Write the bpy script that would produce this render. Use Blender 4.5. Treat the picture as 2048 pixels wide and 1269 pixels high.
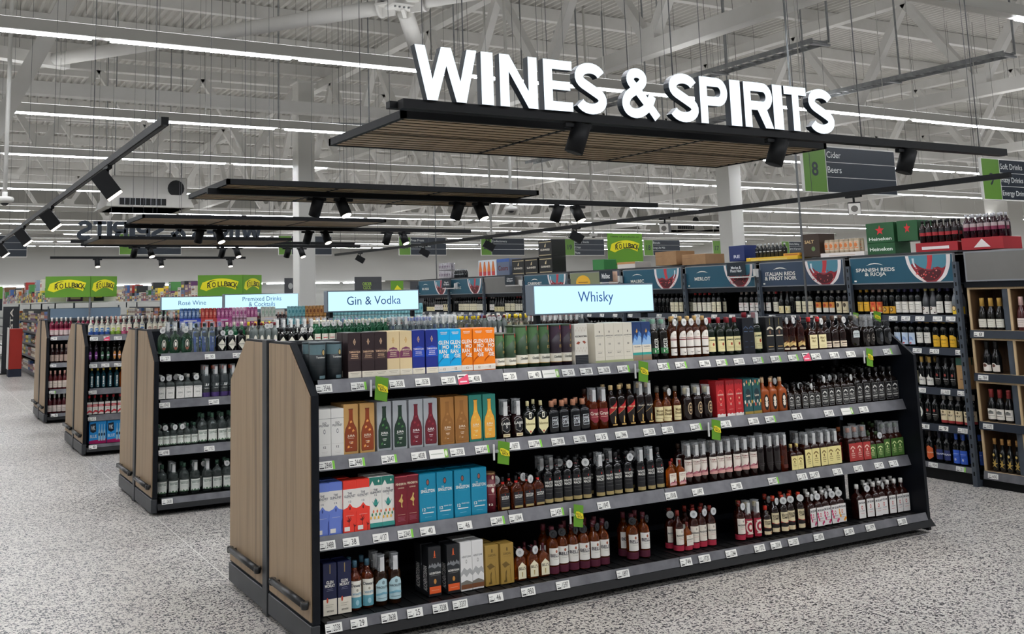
import bpy, math, random
from mathutils import Vector, Matrix
random.seed(7)
S = bpy.context.scene
C = S.collection
for o in list(bpy.data.objects): bpy.data.objects.remove(o)

# ---------------------------------------------------------------- camera, world, exposure
cam = bpy.data.cameras.new('camera'); cam_o = bpy.data.objects.new('camera', cam); C.objects.link(cam_o)
cam.sensor_fit = 'HORIZONTAL'; cam.sensor_width = 36.0
cam.lens = 1930.595/2048*36.0
cam.shift_x = (1024-812.169)/2048; cam.shift_y = (330.38-634.5)/2048
yaw, pit, rol = 0.4735, 0.1367, -0.0206
_f = Vector((math.sin(yaw)*math.cos(pit), math.cos(yaw)*math.cos(pit), math.sin(pit)))
_r = Vector((math.cos(yaw), -math.sin(yaw), 0)); _u = _r.cross(_f)
_r, _u = math.cos(rol)*_r+math.sin(rol)*_u, -math.sin(rol)*_r+math.cos(rol)*_u
mw = Matrix((_r, _u, -_f)).transposed().to_4x4(); mw.translation = (-2.0215, -5.1047, 1.8811)
cam_o.matrix_world = mw; cam.clip_start = .05; cam.clip_end = 300
S.camera = cam_o
S.view_settings.view_transform = 'Standard'; S.view_settings.look = 'None'
S.view_settings.exposure = 0.14; S.view_settings.gamma = 1.0; S.view_settings.use_curve_mapping = False
w = bpy.data.worlds.new('World'); S.world = w; w.use_nodes = True
w.node_tree.nodes['Background'].inputs[0].default_value = (.86, .88, .9, 1)
w.node_tree.nodes['Background'].inputs[1].default_value = .22
cy = S.cycles
cy.use_denoising = True; cy.max_bounces = 7; cy.diffuse_bounces = 4; cy.glossy_bounces = 3
cy.transmission_bounces = 6; cy.transparent_max_bounces = 10; cy.caustics_reflective = False; cy.caustics_refractive = False
cy.sample_clamp_indirect = 4.0; cy.use_light_tree = True
LED_Z = 5.0; LED_E = 88.0            # height and strength of the ceiling light rows
SPOT_W = 48.0

# ---------------------------------------------------------------- materials
def lin(c):
    return tuple((x/12.92 if x <= .04045 else ((x+.055)/1.055)**2.4) for x in c)
def hx(s):
    s = s.lstrip('#')
    if len(s) == 3: s = ''.join(a*2 for a in s)
    return lin(tuple(int(s[i:i+2], 16)/255 for i in (0, 2, 4)))
_mats = {}
def mat(name, col='888', rough=.5, metal=0, emit=0, ecol=None, trans=0, ior=1.45, alpha=1, coat=0, spec=.5):
    key = (name, col, rough, metal, emit, trans, alpha)
    if key in _mats: return _mats[key]
    m = bpy.data.materials.new(name); m.use_nodes = True
    b = m.node_tree.nodes['Principled BSDF']; c = hx(col)+(1,)
    b.inputs['Base Color'].default_value = c; b.inputs['Roughness'].default_value = rough
    b.inputs['Metallic'].default_value = metal; b.inputs['IOR'].default_value = ior
    b.inputs['Specular IOR Level'].default_value = spec
    if trans: b.inputs['Transmission Weight'].default_value = trans
    if alpha < 1: b.inputs['Alpha'].default_value = alpha
    if coat: b.inputs['Coat Weight'].default_value = coat; b.inputs['Coat Roughness'].default_value = .08
    if emit:
        b.inputs['Emission Color'].default_value = (hx(ecol) if ecol else hx(col))+(1,); b.inputs['Emission Strength'].default_value = emit
    m.diffuse_color = c; _mats[key] = m
    return m
def lift(col, k=1.38):
    k = min(k, .84/max(max(hx(col)), .001)); c = [x*max(k, 1) for x in hx(col)]
    return ''.join('%02x' % int(round(255*(12.92*x if x <= .0031308 else 1.055*x**(1/2.4)-.055))) for x in c)
def ink(col): return mat('ink', lift(col), .42)
def card(col): return mat('printed_card', lift(col), .36)
def nodes(name):
    m = bpy.data.materials.new(name); m.use_nodes = True
    nt = m.node_tree; return m, nt, nt.nodes['Principled BSDF']
def nn(nt, t, **kw):
    n = nt.nodes.new(t)
    for k, v in kw.items():
        if k in n.inputs.keys(): n.inputs[k].default_value = v
        else: setattr(n, k, v)
    return n
def ramp(nt, stops, interp='LINEAR'):
    n = nt.nodes.new('ShaderNodeValToRGB'); n.color_ramp.interpolation = interp
    e = n.color_ramp.elements
    while len(e) < len(stops): e.new(.5)
    for i, (p, c) in enumerate(stops): e[i].position = p; e[i].color = c+(1,)
    return n
def terrazzo():
    m, nt, b = nodes('terrazzo_floor'); L = nt.links.new
    tc = nn(nt, 'ShaderNodeTexCoord')
    warp = nn(nt, 'ShaderNodeTexNoise', Scale=40.0); L(tc.outputs['Object'], warp.inputs['Vector'])
    add = nn(nt, 'ShaderNodeVectorMath', operation='MULTIPLY_ADD'); add.inputs[1].default_value = (.03, .03, 0); L(warp.outputs['Color'], add.inputs[0]); L(tc.outputs['Object'], add.inputs[2])
    base = None
    cols = []
    for sc, th, dark in ((62, .30, '34343a'), (120, .34, '4a474c')):
        v = nn(nt, 'ShaderNodeTexVoronoi', Scale=float(sc)); v.voronoi_dimensions = '2D'; L(add.outputs[0], v.inputs['Vector'])
        sep = nn(nt, 'ShaderNodeSeparateColor'); L(v.outputs['Color'], sep.inputs[0])
        pick = nn(nt, 'ShaderNodeMath', operation='LESS_THAN'); pick.inputs[1].default_value = th; L(sep.outputs[0], pick.inputs[0])
        near = nn(nt, 'ShaderNodeMath', operation='LESS_THAN'); near.inputs[1].default_value = .46; L(v.outputs['Distance'], near.inputs[0])
        mul = nn(nt, 'ShaderNodeMath', operation='MULTIPLY'); L(pick.outputs[0], mul.inputs[0]); L(near.outputs[0], mul.inputs[1])
        cols.append((mul, dark))
    big = nn(nt, 'ShaderNodeTexNoise', Scale=.35, Detail=3.0); L(tc.outputs['Object'], big.inputs['Vector'])
    r = ramp(nt, [(.35, hx('c0bbb3')), (.65, hx('d3cec7'))]); L(big.outputs['Fac'], r.inputs[0])
    cur = r.outputs[0]
    for mul, dark in cols:
        mx = nn(nt, 'ShaderNodeMix', data_type='RGBA'); mx.inputs[7].default_value = hx(dark)+(1,)
        L(mul.outputs[0], mx.inputs[0]); L(cur, mx.inputs[6]); cur = mx.outputs[2]
    # light screed joints every 3.2 m
    sx = nn(nt, 'ShaderNodeSeparateXYZ'); L(tc.outputs['Object'], sx.inputs[0])
    for ax in (0, 1):
        md = nn(nt, 'ShaderNodeMath', operation='PINGPONG'); md.inputs[1].default_value = 1.6; L(sx.outputs[ax], md.inputs[0])
        lt = nn(nt, 'ShaderNodeMath', operation='LESS_THAN'); lt.inputs[1].default_value = .004; L(md.outputs[0], lt.inputs[0])
        mx = nn(nt, 'ShaderNodeMix', data_type='RGBA'); mx.inputs[7].default_value = hx('d9d6d0')+(1,)
        L(lt.outputs[0], mx.inputs[0]); L(cur, mx.inputs[6]); cur = mx.outputs[2]
    L(cur, b.inputs['Base Color']); b.inputs['Roughness'].default_value = .38; b.inputs['Specular IOR Level'].default_value = .35
    return m
def wood(name, a, bcol, scale=1.0, rough=.5):
    m, nt, b = nodes(name); L = nt.links.new
    tc = nn(nt, 'ShaderNodeTexCoord'); mp = nn(nt, 'ShaderNodeMapping'); mp.inputs['Scale'].default_value = (14*scale, 14*scale, .55*scale)
    L(tc.outputs['Object'], mp.inputs[0])
    n = nn(nt, 'ShaderNodeTexNoise', Scale=1.0, Detail=6.0, Roughness=.6); L(mp.outputs[0], n.inputs['Vector'])
    mp2 = nn(nt, 'ShaderNodeMapping'); mp2.inputs['Scale'].default_value = (90*scale, 90*scale, 1.6*scale); L(tc.outputs['Object'], mp2.inputs[0])
    n2 = nn(nt, 'ShaderNodeTexNoise', Scale=1.0, Detail=3.0); L(mp2.outputs[0], n2.inputs['Vector'])
    mx = nn(nt, 'ShaderNodeMix', data_type='FLOAT'); mx.inputs[0].default_value = .35; L(n.outputs['Fac'], mx.inputs[2]); L(n2.outputs['Fac'], mx.inputs[3])
    r = ramp(nt, [(.30, hx(a)), (.52, hx(bcol)), (.70, tuple(.5*(x+y) for x, y in zip(hx(a), hx(bcol))))]); L(mx.outputs[0], r.inputs[0])
    L(r.outputs[0], b.inputs['Base Color']); b.inputs['Roughness'].default_value = rough
    return m
def mottled(name, a, bcol, scale, rough, metal=0, spec=.5):
    m, nt, b = nodes(name); L = nt.links.new
    tc = nn(nt, 'ShaderNodeTexCoord'); n = nn(nt, 'ShaderNodeTexNoise', Scale=scale, Detail=4.0); L(tc.outputs['Object'], n.inputs['Vector'])
    r = ramp(nt, [(.35, hx(a)), (.65, hx(bcol))]); L(n.outputs['Fac'], r.inputs[0]); L(r.outputs[0], b.inputs['Base Color'])
    b.inputs['Roughness'].default_value = rough; b.inputs['Metallic'].default_value = metal; b.inputs['Specular IOR Level'].default_value = spec
    return m
def glow(name, col, strength):
    m, nt, b = nodes(name); nt.nodes.remove(b)
    e = nn(nt, 'ShaderNodeEmission', Strength=float(strength)); e.inputs[0].default_value = hx(col)+(1,)
    nt.links.new(e.outputs[0], nt.nodes['Material Output'].inputs[0]); m.cycles.emission_sampling = 'FRONT'
    return m

M_FLOOR = terrazzo()
M_OAK = wood('oak_laminate', '705e4a', '9b8469')
M_SLAT = wood('slat_timber', 'b39a7a', 'ccb494', 1.3, .45)
M_PLY = wood('birch_ply', 'b89c74', 'd0b68e', 1.0)
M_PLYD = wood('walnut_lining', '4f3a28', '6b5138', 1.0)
M_NAVY = mottled('navy_powder_coat', '080b11', '0c1018', 6, .5, 0, .22)
M_BLACK = mat('black_steel', '090a0c', .55, spec=.28)
M_KICK = mottled('graphite_plastic', '2a2c2f', '333538', 5, .45)
M_RAIL = mottled('brushed_grey_rail', '5e5e62', '737377', 9, .36, .2)
M_RAILN = mat('navy_rail', '1f2733', .42)
M_WHITE = mat('white_paint', 'd8d7d2', .6)
M_STEELW = mottled('white_painted_steel', 'e6e5e1', 'eeedea', 2, .6)
M_DECK = mottled('white_roof_deck', 'cac8c3', 'd4d2cd', 1.2, .65)
M_RUBBER = mat('black_rubber', '131416', .3)
M_PAPER = ink('e9e8e2')
M_LED = glow('led_diffuser', 'f6f9ff', LED_E)
def beads(m):
    nt = m.node_tree; L = nt.links.new; tc = nn(nt, 'ShaderNodeTexCoord'); sx = nn(nt, 'ShaderNodeSeparateXYZ'); L(tc.outputs['Object'], sx.inputs[0])
    pp = nn(nt, 'ShaderNodeMath', operation='PINGPONG'); pp.inputs[1].default_value = .032; L(sx.outputs[0], pp.inputs[0])
    mr = nn(nt, 'ShaderNodeMapRange'); mr.inputs[2].default_value = .032; mr.inputs[3].default_value = LED_E*.25; mr.inputs[4].default_value = LED_E*1.75; L(pp.outputs[0], mr.inputs[0])
    e = [n for n in nt.nodes if n.type == 'EMISSION'][0]; L(mr.outputs[0], e.inputs['Strength'])
beads(M_LED)
M_GLOSS = mat('gloss_black_board', '0a0a0c', .16)
M_GREEN = mat('leaf_green_card', '5f9326', .5)
M_CLEAR = mat('clear_plastic', 'eef2f4', .08, alpha=.22)
M_TAGW = mat('tag_plastic', 'd2d2d0', .4)
M_TAGD = mat('tag_dark_plastic', '26282b', .4)
M_WIRE = mat('steel_wire', '7b7d80', .4, .6)
M_GALV = mottled('galvanised_steel', '8c8f92', 'a3a6a8', 8, .45, .5)

# ---------------------------------------------------------------- mesh builder
class MB:
    def __init__(s): s.v = []; s.f = []; s.m = []; s.sm = []; s.mats = []
    def mi(s, m):
        if m not in s.mats: s.mats.append(m)
        return s.mats.index(m)
    def add(s, vs, fs, m, smooth=False):
        k = len(s.v); i = s.mi(m); s.v.extend(vs)
        for f in fs: s.f.append([a+k for a in f]); s.m.append(i); s.sm.append(smooth)
        return s
    def box(s, x0, y0, z0, x1, y1, z1, m, c=0):
        if x1 < x0: x0, x1 = x1, x0
        if y1 < y0: y0, y1 = y1, y0
        if z1 < z0: z0, z1 = z1, z0
        if not c:
            vs = [(x, y, z) for z in (z0, z1) for y in (y0, y1) for x in (x0, x1)]
            return s.add(vs, [(0, 2, 3, 1), (4, 5, 7, 6), (0, 1, 5, 4), (2, 6, 7, 3), (0, 4, 6, 2), (1, 3, 7, 5)], m)
        def ring(z, d): return [(x0+c-d, y0-0+d*0+(0), z) for _ in ()]
        P = [(x0+c, y0), (x1-c, y0), (x1, y0+c), (x1, y1-c), (x1-c, y1), (x0+c, y1), (x0, y1-c), (x0, y0+c)]
        Q = [(min(max(x, x0+c), x1-c), min(max(y, y0+c), y1-c)) for x, y in P]
        vs = [(x, y, z0) for x, y in Q]+[(x, y, z0+c) for x, y in P]+[(x, y, z1-c) for x, y in P]+[(x, y, z1) for x, y in Q]
        fs = [tuple(range(7, -1, -1)), tuple(range(24, 32))]
        for a in (0, 8, 16):
            for i in range(8): j = (i+1) % 8; fs.append((a+i, a+j, a+8+j, a+8+i))
        return s.add(vs, fs, m)
    def quad(s, p, m): return s.add(list(p), [tuple(range(len(p)))], m)
    def loft(s, rings, m, n=16, smooth=True, caps=True, cx=0, cy=0):
        """rings: (z, rx, ry, power)"""
        vs = []
        for z, rx, ry, p in rings:
            for i in range(n):
                t = 2*math.pi*(i+.5)/n; c, d = math.cos(t), math.sin(t)
                vs.append((cx+rx*math.copysign(abs(c)**(2/p), c), cy+ry*math.copysign(abs(d)**(2/p), d), z))
        fs = []
        for k in range(len(rings)-1):
            for i in range(n): j = (i+1) % n; fs.append((k*n+i, k*n+j, k*n+n+j, k*n+n+i))
        s.add(vs, fs, m, smooth)
        if caps:
            k = len(s.v)-len(vs); i = s.mi(m)
            s.f.append([k+a for a in range(n-1, -1, -1)]); s.m.append(i); s.sm.append(False)
            s.f.append([k+(len(rings)-1)*n+a for a in range(n)]); s.m.append(i); s.sm.append(False)
        return s
    def cyl(s, a, b, r, m, n=8, r2=None, smooth=True):
        a = Vector(a); b = Vector(b); r2 = r if r2 is None else r2
        d = (b-a).normalized(); u = d.orthogonal().normalized(); v = d.cross(u)
        vs = [tuple(p+rr*(math.cos(t)*u+math.sin(t)*v)) for p, rr in ((a, r), (b, r2)) for t in [2*math.pi*i/n for i in range(n)]]
        fs = [(i, (i+1) % n, n+(i+1) % n, n+i) for i in range(n)]
        s.add(vs, fs, m, smooth); k = len(s.v)-2*n; mi = s.mi(m)
        s.f.append([k+i for i in range(n-1, -1, -1)]); s.m.append(mi); s.sm.append(False)
        s.f.append([k+n+i for i in range(n)]); s.m.append(mi); s.sm.append(False)
        return s
    def beam(s, a, b, w, h, m, up=(0, 0, 1)):
        a = Vector(a); b = Vector(b); d = (b-a).normalized(); u = d.cross(Vector(up))
        if u.length < 1e-4: u = d.cross(Vector((1, 0, 0)))
        u.normalize(); v = u.cross(d)
        vs = [tuple(p+i*u*w/2+j*v*h/2) for p in (a, b) for j in (-1, 1) for i in (-1, 1)]
        return s.add(vs, [(0, 1, 3, 2), (4, 6, 7, 5), (0, 4, 5, 1), (2, 3, 7, 6), (0, 2, 6, 4), (1, 5, 7, 3)], m)
    def prism(s, poly, y0, y1, m, ax='y', rim=None):
        """poly in (a,b); extruded along ax. ax 'y': (x,z); ax 'x': (y,z)"""
        n = len(poly)
        f = (lambda a, b, t: (a, t, b)) if ax == 'y' else (lambda a, b, t: (t, a, b))
        vs = [f(a, b, y0) for a, b in poly]+[f(a, b, y1) for a, b in poly]
        s.add(vs, [tuple(range(n)), tuple(range(2*n-1, n-1, -1))], m)
        k = len(s.v)-2*n; mi = s.mi(rim or m)
        for i in range(n): s.f.append([k+i, k+n+i, k+n+(i+1) % n, k+(i+1) % n]); s.m.append(mi); s.sm.append(False)
        return s
    def text(s, t, fm, w, h, m, bold=False):
        vs, fs = glyphs(t, bold)
        return s.add([fm(x*w, y*h) for x, y in vs], fs, m)
    def mesh(s, name):
        me = bpy.data.meshes.new(name); me.from_pydata([tuple(p) for p in s.v], [], s.f)
        for m in s.mats: me.materials.append(m)
        me.polygons.foreach_set('material_index', s.m); me.polygons.foreach_set('use_smooth', s.sm)
        me.update(); return me
    def build(s, name, parent=None, loc=None, rz=0):
        o = bpy.data.objects.new(name, s.mesh(name)); C.objects.link(o)
        if parent: o.parent = parent
        if loc: o.location = loc
        if rz: o.rotation_euler[2] = rz
        return o
_gl = {}
def glyphs(t, bold=False):
    """letter outlines of a string as flat faces, centred, one unit wide and one unit high"""
    k = (t, bold)
    if k in _gl: return _gl[k]
    cu = bpy.data.curves.new('lettering', 'FONT'); cu.body = t; cu.align_x = 'CENTER'; cu.resolution_u = 3
    cu.space_line = .85
    if bold: cu.offset = .022
    ob = bpy.data.objects.new('lettering', cu); me = bpy.data.meshes.new_from_object(ob)
    vs = [(v.co.x, v.co.y) for v in me.vertices]; fs = [tuple(p.vertices) for p in me.polygons]
    up = sum(p.normal.z for p in me.polygons)
    if up < 0: fs = [f[::-1] for f in fs]
    xs = [a for a, _ in vs] or [0, 1]; ys = [b for _, b in vs] or [0, 1]
    cx, cyy = (min(xs)+max(xs))/2, (min(ys)+max(ys))/2; W = max(max(xs)-min(xs), 1e-4); H = max(max(ys)-min(ys), 1e-4)
    out = ([((a-cx)/W, (b-cyy)/H) for a, b in vs], fs, W/H)
    bpy.data.objects.remove(ob); bpy.data.curves.remove(cu); bpy.data.meshes.remove(me)
    _gl[k] = out[:2]; _asp[k] = out[2]
    return _gl[k]
_asp = {}
def aspect(t, bold=False): glyphs(t, bold); return _asp[(t, bold)]
def empty(name, loc=(0, 0, 0), rz=0):
    o = bpy.data.objects.new(name, None); C.objects.link(o); o.location = loc; o.rotation_euler[2] = rz; o.empty_display_size = .1
    return o
_labels = {}
def tag(o, label, cat, group=None):
    if label in _labels and not (group and _labels[label] == group): print('DUPLABEL', label)
    n = len(label.split())
    if n > 16 or n < 4: print('LABELLEN', n, label)
    _labels[label] = group
    o['label'] = label; o['category'] = cat
    if group: o['group'] = group
    return o
def struct(o): o['kind'] = 'structure'; return o
def thing(name, label, cat, loc=(0, 0, 0), rz=0, group=None): return tag(empty(name, loc, rz), label, cat, group)
def part(name, me, parent, loc=(0, 0, 0), rot=None):
    o = bpy.data.objects.new(name, me); C.objects.link(o); o.parent = parent; o.location = loc
    if rot: o.rotation_euler = rot
    return o
_w1 = 'zeroth first second third fourth fifth sixth seventh eighth ninth tenth eleventh twelfth thirteenth fourteenth fifteenth sixteenth seventeenth eighteenth nineteenth'.split()
_w10 = {20: 'twenty', 30: 'thirty', 40: 'forty', 50: 'fifty', 60: 'sixty', 70: 'seventy', 80: 'eighty', 90: 'ninety'}
def ordw(n):
    if n < 20: return _w1[n]
    a, b = n//10*10, n % 10
    return _w10[a]+'-'+_w1[b] if b else _w10[a][:-1]+'ieth'
# ---------------------------------------------------------------- shelf plan: metres along each shelf
CARDS=[(0.403, 1.376), (2.349, 1.373), (4.6, 1.364), (1.223, 0.944), (2.967, 0.945), (1.765, 0.51)]
ROWS={'champ': {'S1': (1.475, 'champ:0.766,0.68,0.585 champrose:0.364'), 'S2': (1.07, 'champdark:0.769,0.687'), 'S3': (0.62, 'champlab:0.782,0.7,0.622'), 'S4': (0.165, 'goldleaf:0.796,0.725,0.638,0.571')},
 'fourth': {'S1': (1.375, 'pinkfiz:0.056,0.124,0.196,0.274,0.358'), 'S2': (0.94, 'rosetall:0.084,0.161,0.234,0.301'), 'S3': (0.518, 'rosepale:0.054,0.117,0.196,0.264,0.324'), 'S4': (0.14, 'roseblush:0.068,0.137,0.214,0.291')},
 'near': {'S1': (1.42,
                 'tube_grey:0.087,0.189 darkbox:0.306,0.388,0.472 creambox:0.558,0.642 bluebox:0.726,0.824 turqbox:0.909,0.99 orangebox:1.078,1.165,1.253 greentube:1.32,1.391 greentall:1.469,1.568,1.648 purpletube:1.733,1.83 whitepat:1.94 creamwhite:2.092,2.172,2.253,2.33 seabox:2.408,2.491 tusker:2.582,2.667 archlabel:2.746,2.838,2.898,2.972,3.034 greenirish:3.106,3.189,3.275,3.363 '
                 'blackbox:3.413,3.478 greenirishbig:3.566 blackbox2:3.668,3.764 goldlabel:3.848,3.922,4.007 waxed:4.115,4.213 smalllabel:4.302,4.38,4.479 gentle:4.608 darkround:4.738,4.806 blackface:4.907,5.007'),
          'S2': (0.995,
                 'whitebox:0.113,0.193 amberbox:0.271,0.377 greybox_green:0.489,0.592 greybox_red:0.697,0.797 brownbox:0.909,1.01 tealbox:1.114,1.215 hexlabel:1.336,1.432 shieldcream:1.516,1.612 blacksquare:1.703,1.784,1.873,1.961 redlabel_amber:2.026,2.111 slantred:2.188,2.266,2.344 slantblack:2.426,2.496 monk:2.586,2.655,2.749 roundsq:2.845,2.944,3.031 redboxzig:3.143,3.23,3.319 '
                 'floralbox:3.401,3.492 copper:3.581,3.669,3.765 blackjug_s:3.84,3.908,3.982,4.054,4.116 blackjug:4.198,4.269,4.356,4.428,4.501 blackjug_l:4.578,4.673,4.769,4.857,4.95,5.031'),
          'S3': (0.565,
                 'bluewave:0.106,0.175 redwave:0.258,0.344 floralwhite:0.424,0.506 maroonbox:0.584,0.667 singleton:0.76,0.881,1.003,1.123 maroontube:1.22 wm_flask:1.307,1.403,1.487,1.572 wm_tall:1.649,1.721,1.805,1.874,1.936,2.062,2.118,2.202,2.29,2.397,2.48,2.566 grouse_s:2.656,2.753 grouse:2.815,2.885,2.963,3.052,3.108,3.184,3.27,3.353,3.436 plaindark:3.514,3.596,3.677 plainamber:3.736 '
                 'honey_s:3.821,3.883 honey:3.971,4.063,4.141,4.219,4.293 fire:4.457,4.536,4.616 apple_s:4.691,4.783 apple:4.866,4.954,5.038'),
          'S4': (0.14,
                 'navybox:0.135,0.224 dewar:0.299,0.38 shackle:0.461,0.549 sunsetbox:0.802,0.926 mistbox:1.015,1.097 olivebox:1.2,1.303 bells_flask:1.411,1.503,1.586 bells:1.668,1.755,1.829,1.908,1.99,2.06,2.313,2.414 wend_s:2.776 wend:2.706,2.849,2.916,3.0,3.275 redround:3.352,3.43 south_s:3.524 south:3.618,3.699,3.776,3.874 pinkjb:3.973,4.052,4.127,4.213 orangejb:4.295 '
                 'whitejb:4.511,4.613,4.688,4.768,4.868,4.95,5.04')},
 'second': {'S1': (1.41, 'plym:0.101,0.203,0.308 cleartall:0.399,0.482,0.55 hend:0.642,0.743,0.843'), 'S2': (0.99, 'sqwhite:0.079,0.166,0.248,0.329,0.419 purpleclear:0.5,0.591,0.678,0.761'), 'S3': (0.568, 'ldg_s:0.062,0.126,0.197,0.259,0.329,0.395 ldg:0.47,0.556,0.647,0.724'), 'S4': (0.135, 'ldg:0.1,0.202,0.306,0.406,0.521,0.616,0.715')},
 'third': {'S1': (1.48, 'rtd_blue:0.03,0.086,0.148,0.223 rtd_green:0.305,0.38 rtd_pink:0.472,0.55 rtd_white:0.642 rtd_blue:0.72'), 'S2': (1.14, 'purp:0.063,0.14 darkgreen:0.215,0.288 copperdark:0.368,0.431'), 'S3': (0.81, 'bluebedi:0.093,0.168,0.24,0.323,0.406 orangedrink:0.469'), 'S4': (0.48, 'vodred:0.066,0.139,0.216,0.294,0.371,0.451'), 'S5': (0.125, 'vkbox:0.181,0.401')},
 'wine': {'S1': (1.6, 'w_yel:2.089,2.014 w_orange:1.929,1.862 w_yelblack:1.779,1.685 w_white:1.617,1.541,1.464,1.389 w_grey:1.307,1.22 w_white:1.156,1.067 w_fizz:0.989'),
          'S2': (1.28, 'w_bluew:1.653,1.567,1.488 w_paper:1.402,1.314 w_yelsh:1.223,1.138,1.05 w_dark:0.974'),
          'S3': (0.89, 'w_strip:1.522 port:1.417,1.33 portdark:1.236,1.155,1.078 winebox:0.981'),
          'S4': (0.535, 'w_round:1.464 portdark:1.377,1.304 sherry:1.212,1.145,1.063,0.974'),
          'S5': (0.16, 'orangehex:1.496,1.399 cream:1.3,1.219 bluelab:1.127,1.052,0.949')}}
TICK={'S1': [(0.046, '35.46'), (0.261, '30.44g'), (0.508, '35.38'), (0.679, '35.38'), (0.856, '33.37'), (0.96, '*p'), (1.038, '40.38'), (1.298, '20'), (1.485, '40'), (1.595, '*g'), (1.747, '50'), (1.891, '32.38'), (2.037, '36.38'), (2.199, '30.34g'), (2.547, '30.42g'), (2.703, '35.42g'), (2.923, '39.94'), (3.082, '28.95g'), (3.25, '25.50'), (3.436, '32.43g'), (3.617, '30.45g'), (3.797, '32.44g'), (3.938, '*p'), (4.04, '34.43'), (4.24, '32.48'), (4.424, '37.43'), (4.85, '34.7g')], 'S2': [(0.057, '28.48g'), (0.243, '24.48g'), (0.448, '26.47g'), (0.643, '40.38'), (0.763, '*g'), (0.905, '27.38'), (1.08, '33.44g'), (1.303, '16.97'), (1.469, '17.94g'), (1.644, '29.38'), (1.816, '35.98'), (1.991, '15'), (2.155, '24.46'), (2.391, '35.38'), (2.552, '23.50'), (2.806, '22.47g'), (3.083, '32'), (3.352, '20.36'), (3.52, '33.44g'), (3.794, '13'), (4.132, '19.7'), (4.318, '*g'), (4.519, '35')], 'S3': [(0.057, '34.88'), (0.201, '38'), (0.386, '41.37'), (0.545, '23.43g'), (0.691, '40'), (0.943, '46'), (1.174, '24.49g'), (1.307, '10.44'), (1.615, '14.39g'), (1.982, '18.47'), (2.55, '10.18'), (2.789, '14.97'), (3.149, '19.50'), (3.507, '18.37g'), (3.8, '13'), (3.929, '19.7'), (4.174, '35'), (4.404, '19.7'), (4.64, '19.7'), (4.808, '35')], 'S4': [(0.046, '22.38'), (0.195, '29'), (0.38, '26.38'), (0.541, '25'), (0.704, '32.38'), (0.835, '33.37'), (1.078, '46'), (1.306, '9.50'), (1.56, '15.97'), (2.025, '18.97'), (2.55, '7.44'), (2.711, '17.20'), (2.952, '12.44'), (3.216, '13.72'), (3.373, '20.34'), (3.544, '13.37'), (3.799, '18.74'), (4.117, '18.74'), (4.348, '19.79'), (4.706, '20.30')], 'wine': {'S1': [(1.686, '6.98'), (1.543, '8.07'), (1.386, '12.47'), (1.196, '12.19'), (1.059, '15.50')], 'S2': [(1.447, '8.27'), (1.262, '8.75'), (0.995, '6.75')], 'S3': [(1.441, '10.50'), (1.184, '16.50'), (1.014, '25')], 'S4': [(1.439, '8'), (1.241, '9'), (1.046, '11.50')], 'S5': [(1.389, '9.34'), (1.103, '21g')]}}
# ================================================================ the building
X0, X1, Y0, Y1 = -9.0, 48.0, -9.0, 54.0
DECK_Z = 8.95
b = MB(); b.quad([(X0, Y0, 0), (X1, Y0, 0), (X1, Y1, 0), (X0, Y1, 0)], M_FLOOR); struct(b.build('floor'))
b = MB(); p = .21; n = int((X1-X0)/p); prof = []
for i in range(n):
    x = X0+i*p; prof += [(x, 0), (x+.06, 0), (x+.10, .065), (x+.17, .065)]
vs = [(x, y, DECK_Z+z) for y in (Y0, Y1) for x, z in prof]; k = len(prof)
b.add(vs, [(i, i+k, i+k+1, i+1) for i in range(k-1)], M_DECK); struct(b.build('ceiling'))
# purlins: one steel channel each
for j in range(19):
    y = 6.2+2.6*j
    b = MB(); b.box(X0, y-.05, DECK_Z-.30, X1, y+.05, DECK_Z-.005, M_STEELW); b.box(X0, y-.05, DECK_Z-.32, X1, y+.11, DECK_Z-.30, M_STEELW)
    struct(b.build('roof_purlin'))
# lattice trusses across the hall
TR_B, TR_T = 6.0, 8.45
def truss(pa, pb, pitch, zb, zt, ph=0):
    pa = Vector(pa); pb = Vector(pb); L = (pb-pa).length; d = (pb-pa)/L; b = MB()
    b.beam(pa+Vector((0, 0, zb)), pb+Vector((0, 0, zb)), .24, .26, M_STEELW); b.beam(pa+Vector((0, 0, zt)), pb+Vector((0, 0, zt)), .24, .24, M_STEELW)
    t = ph
    while t < L:
        q = pa+d*t
        for s in (-1, 1):
            e = q+d*s*pitch/2
            b.beam((q.x, q.y, zb+.08), (e.x, e.y, zt-.08), .17, .17, M_STEELW)
        hv = abs(d.y)*.10; hw = abs(d.x)*.10
        b.box(q.x-.2*abs(d.x)-hv, q.y-.2*abs(d.y)-hw, zb-.05, q.x+.2*abs(d.x)+hv, q.y+.2*abs(d.y)+hw, zb+.36, M_STEELW)
        t += pitch
    return struct(b.build('roof_truss'))
for y in (22.2, 30.1, 38.0, 45.8): truss((X0+.2, y, 0), (X1-.2, y, 0), 2.93, TR_B, TR_T, .93)
b = MB(); b.box(X0+.2, 14.2, 5.9, X1-.2, 14.45, 6.15, M_STEELW); struct(b.build('roof_beam'))
for x in (9.0, 18.0, 27.2, 36.4): truss((x, 0.0, 0), (x, Y1-.2, 0), 3.1, TR_B-.02, TR_T-.02, 1.0)
truss((-1.2, 13.0, 0), (-2.2, Y1-.2, 0), 3.1, TR_B, TR_T, .4)
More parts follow.
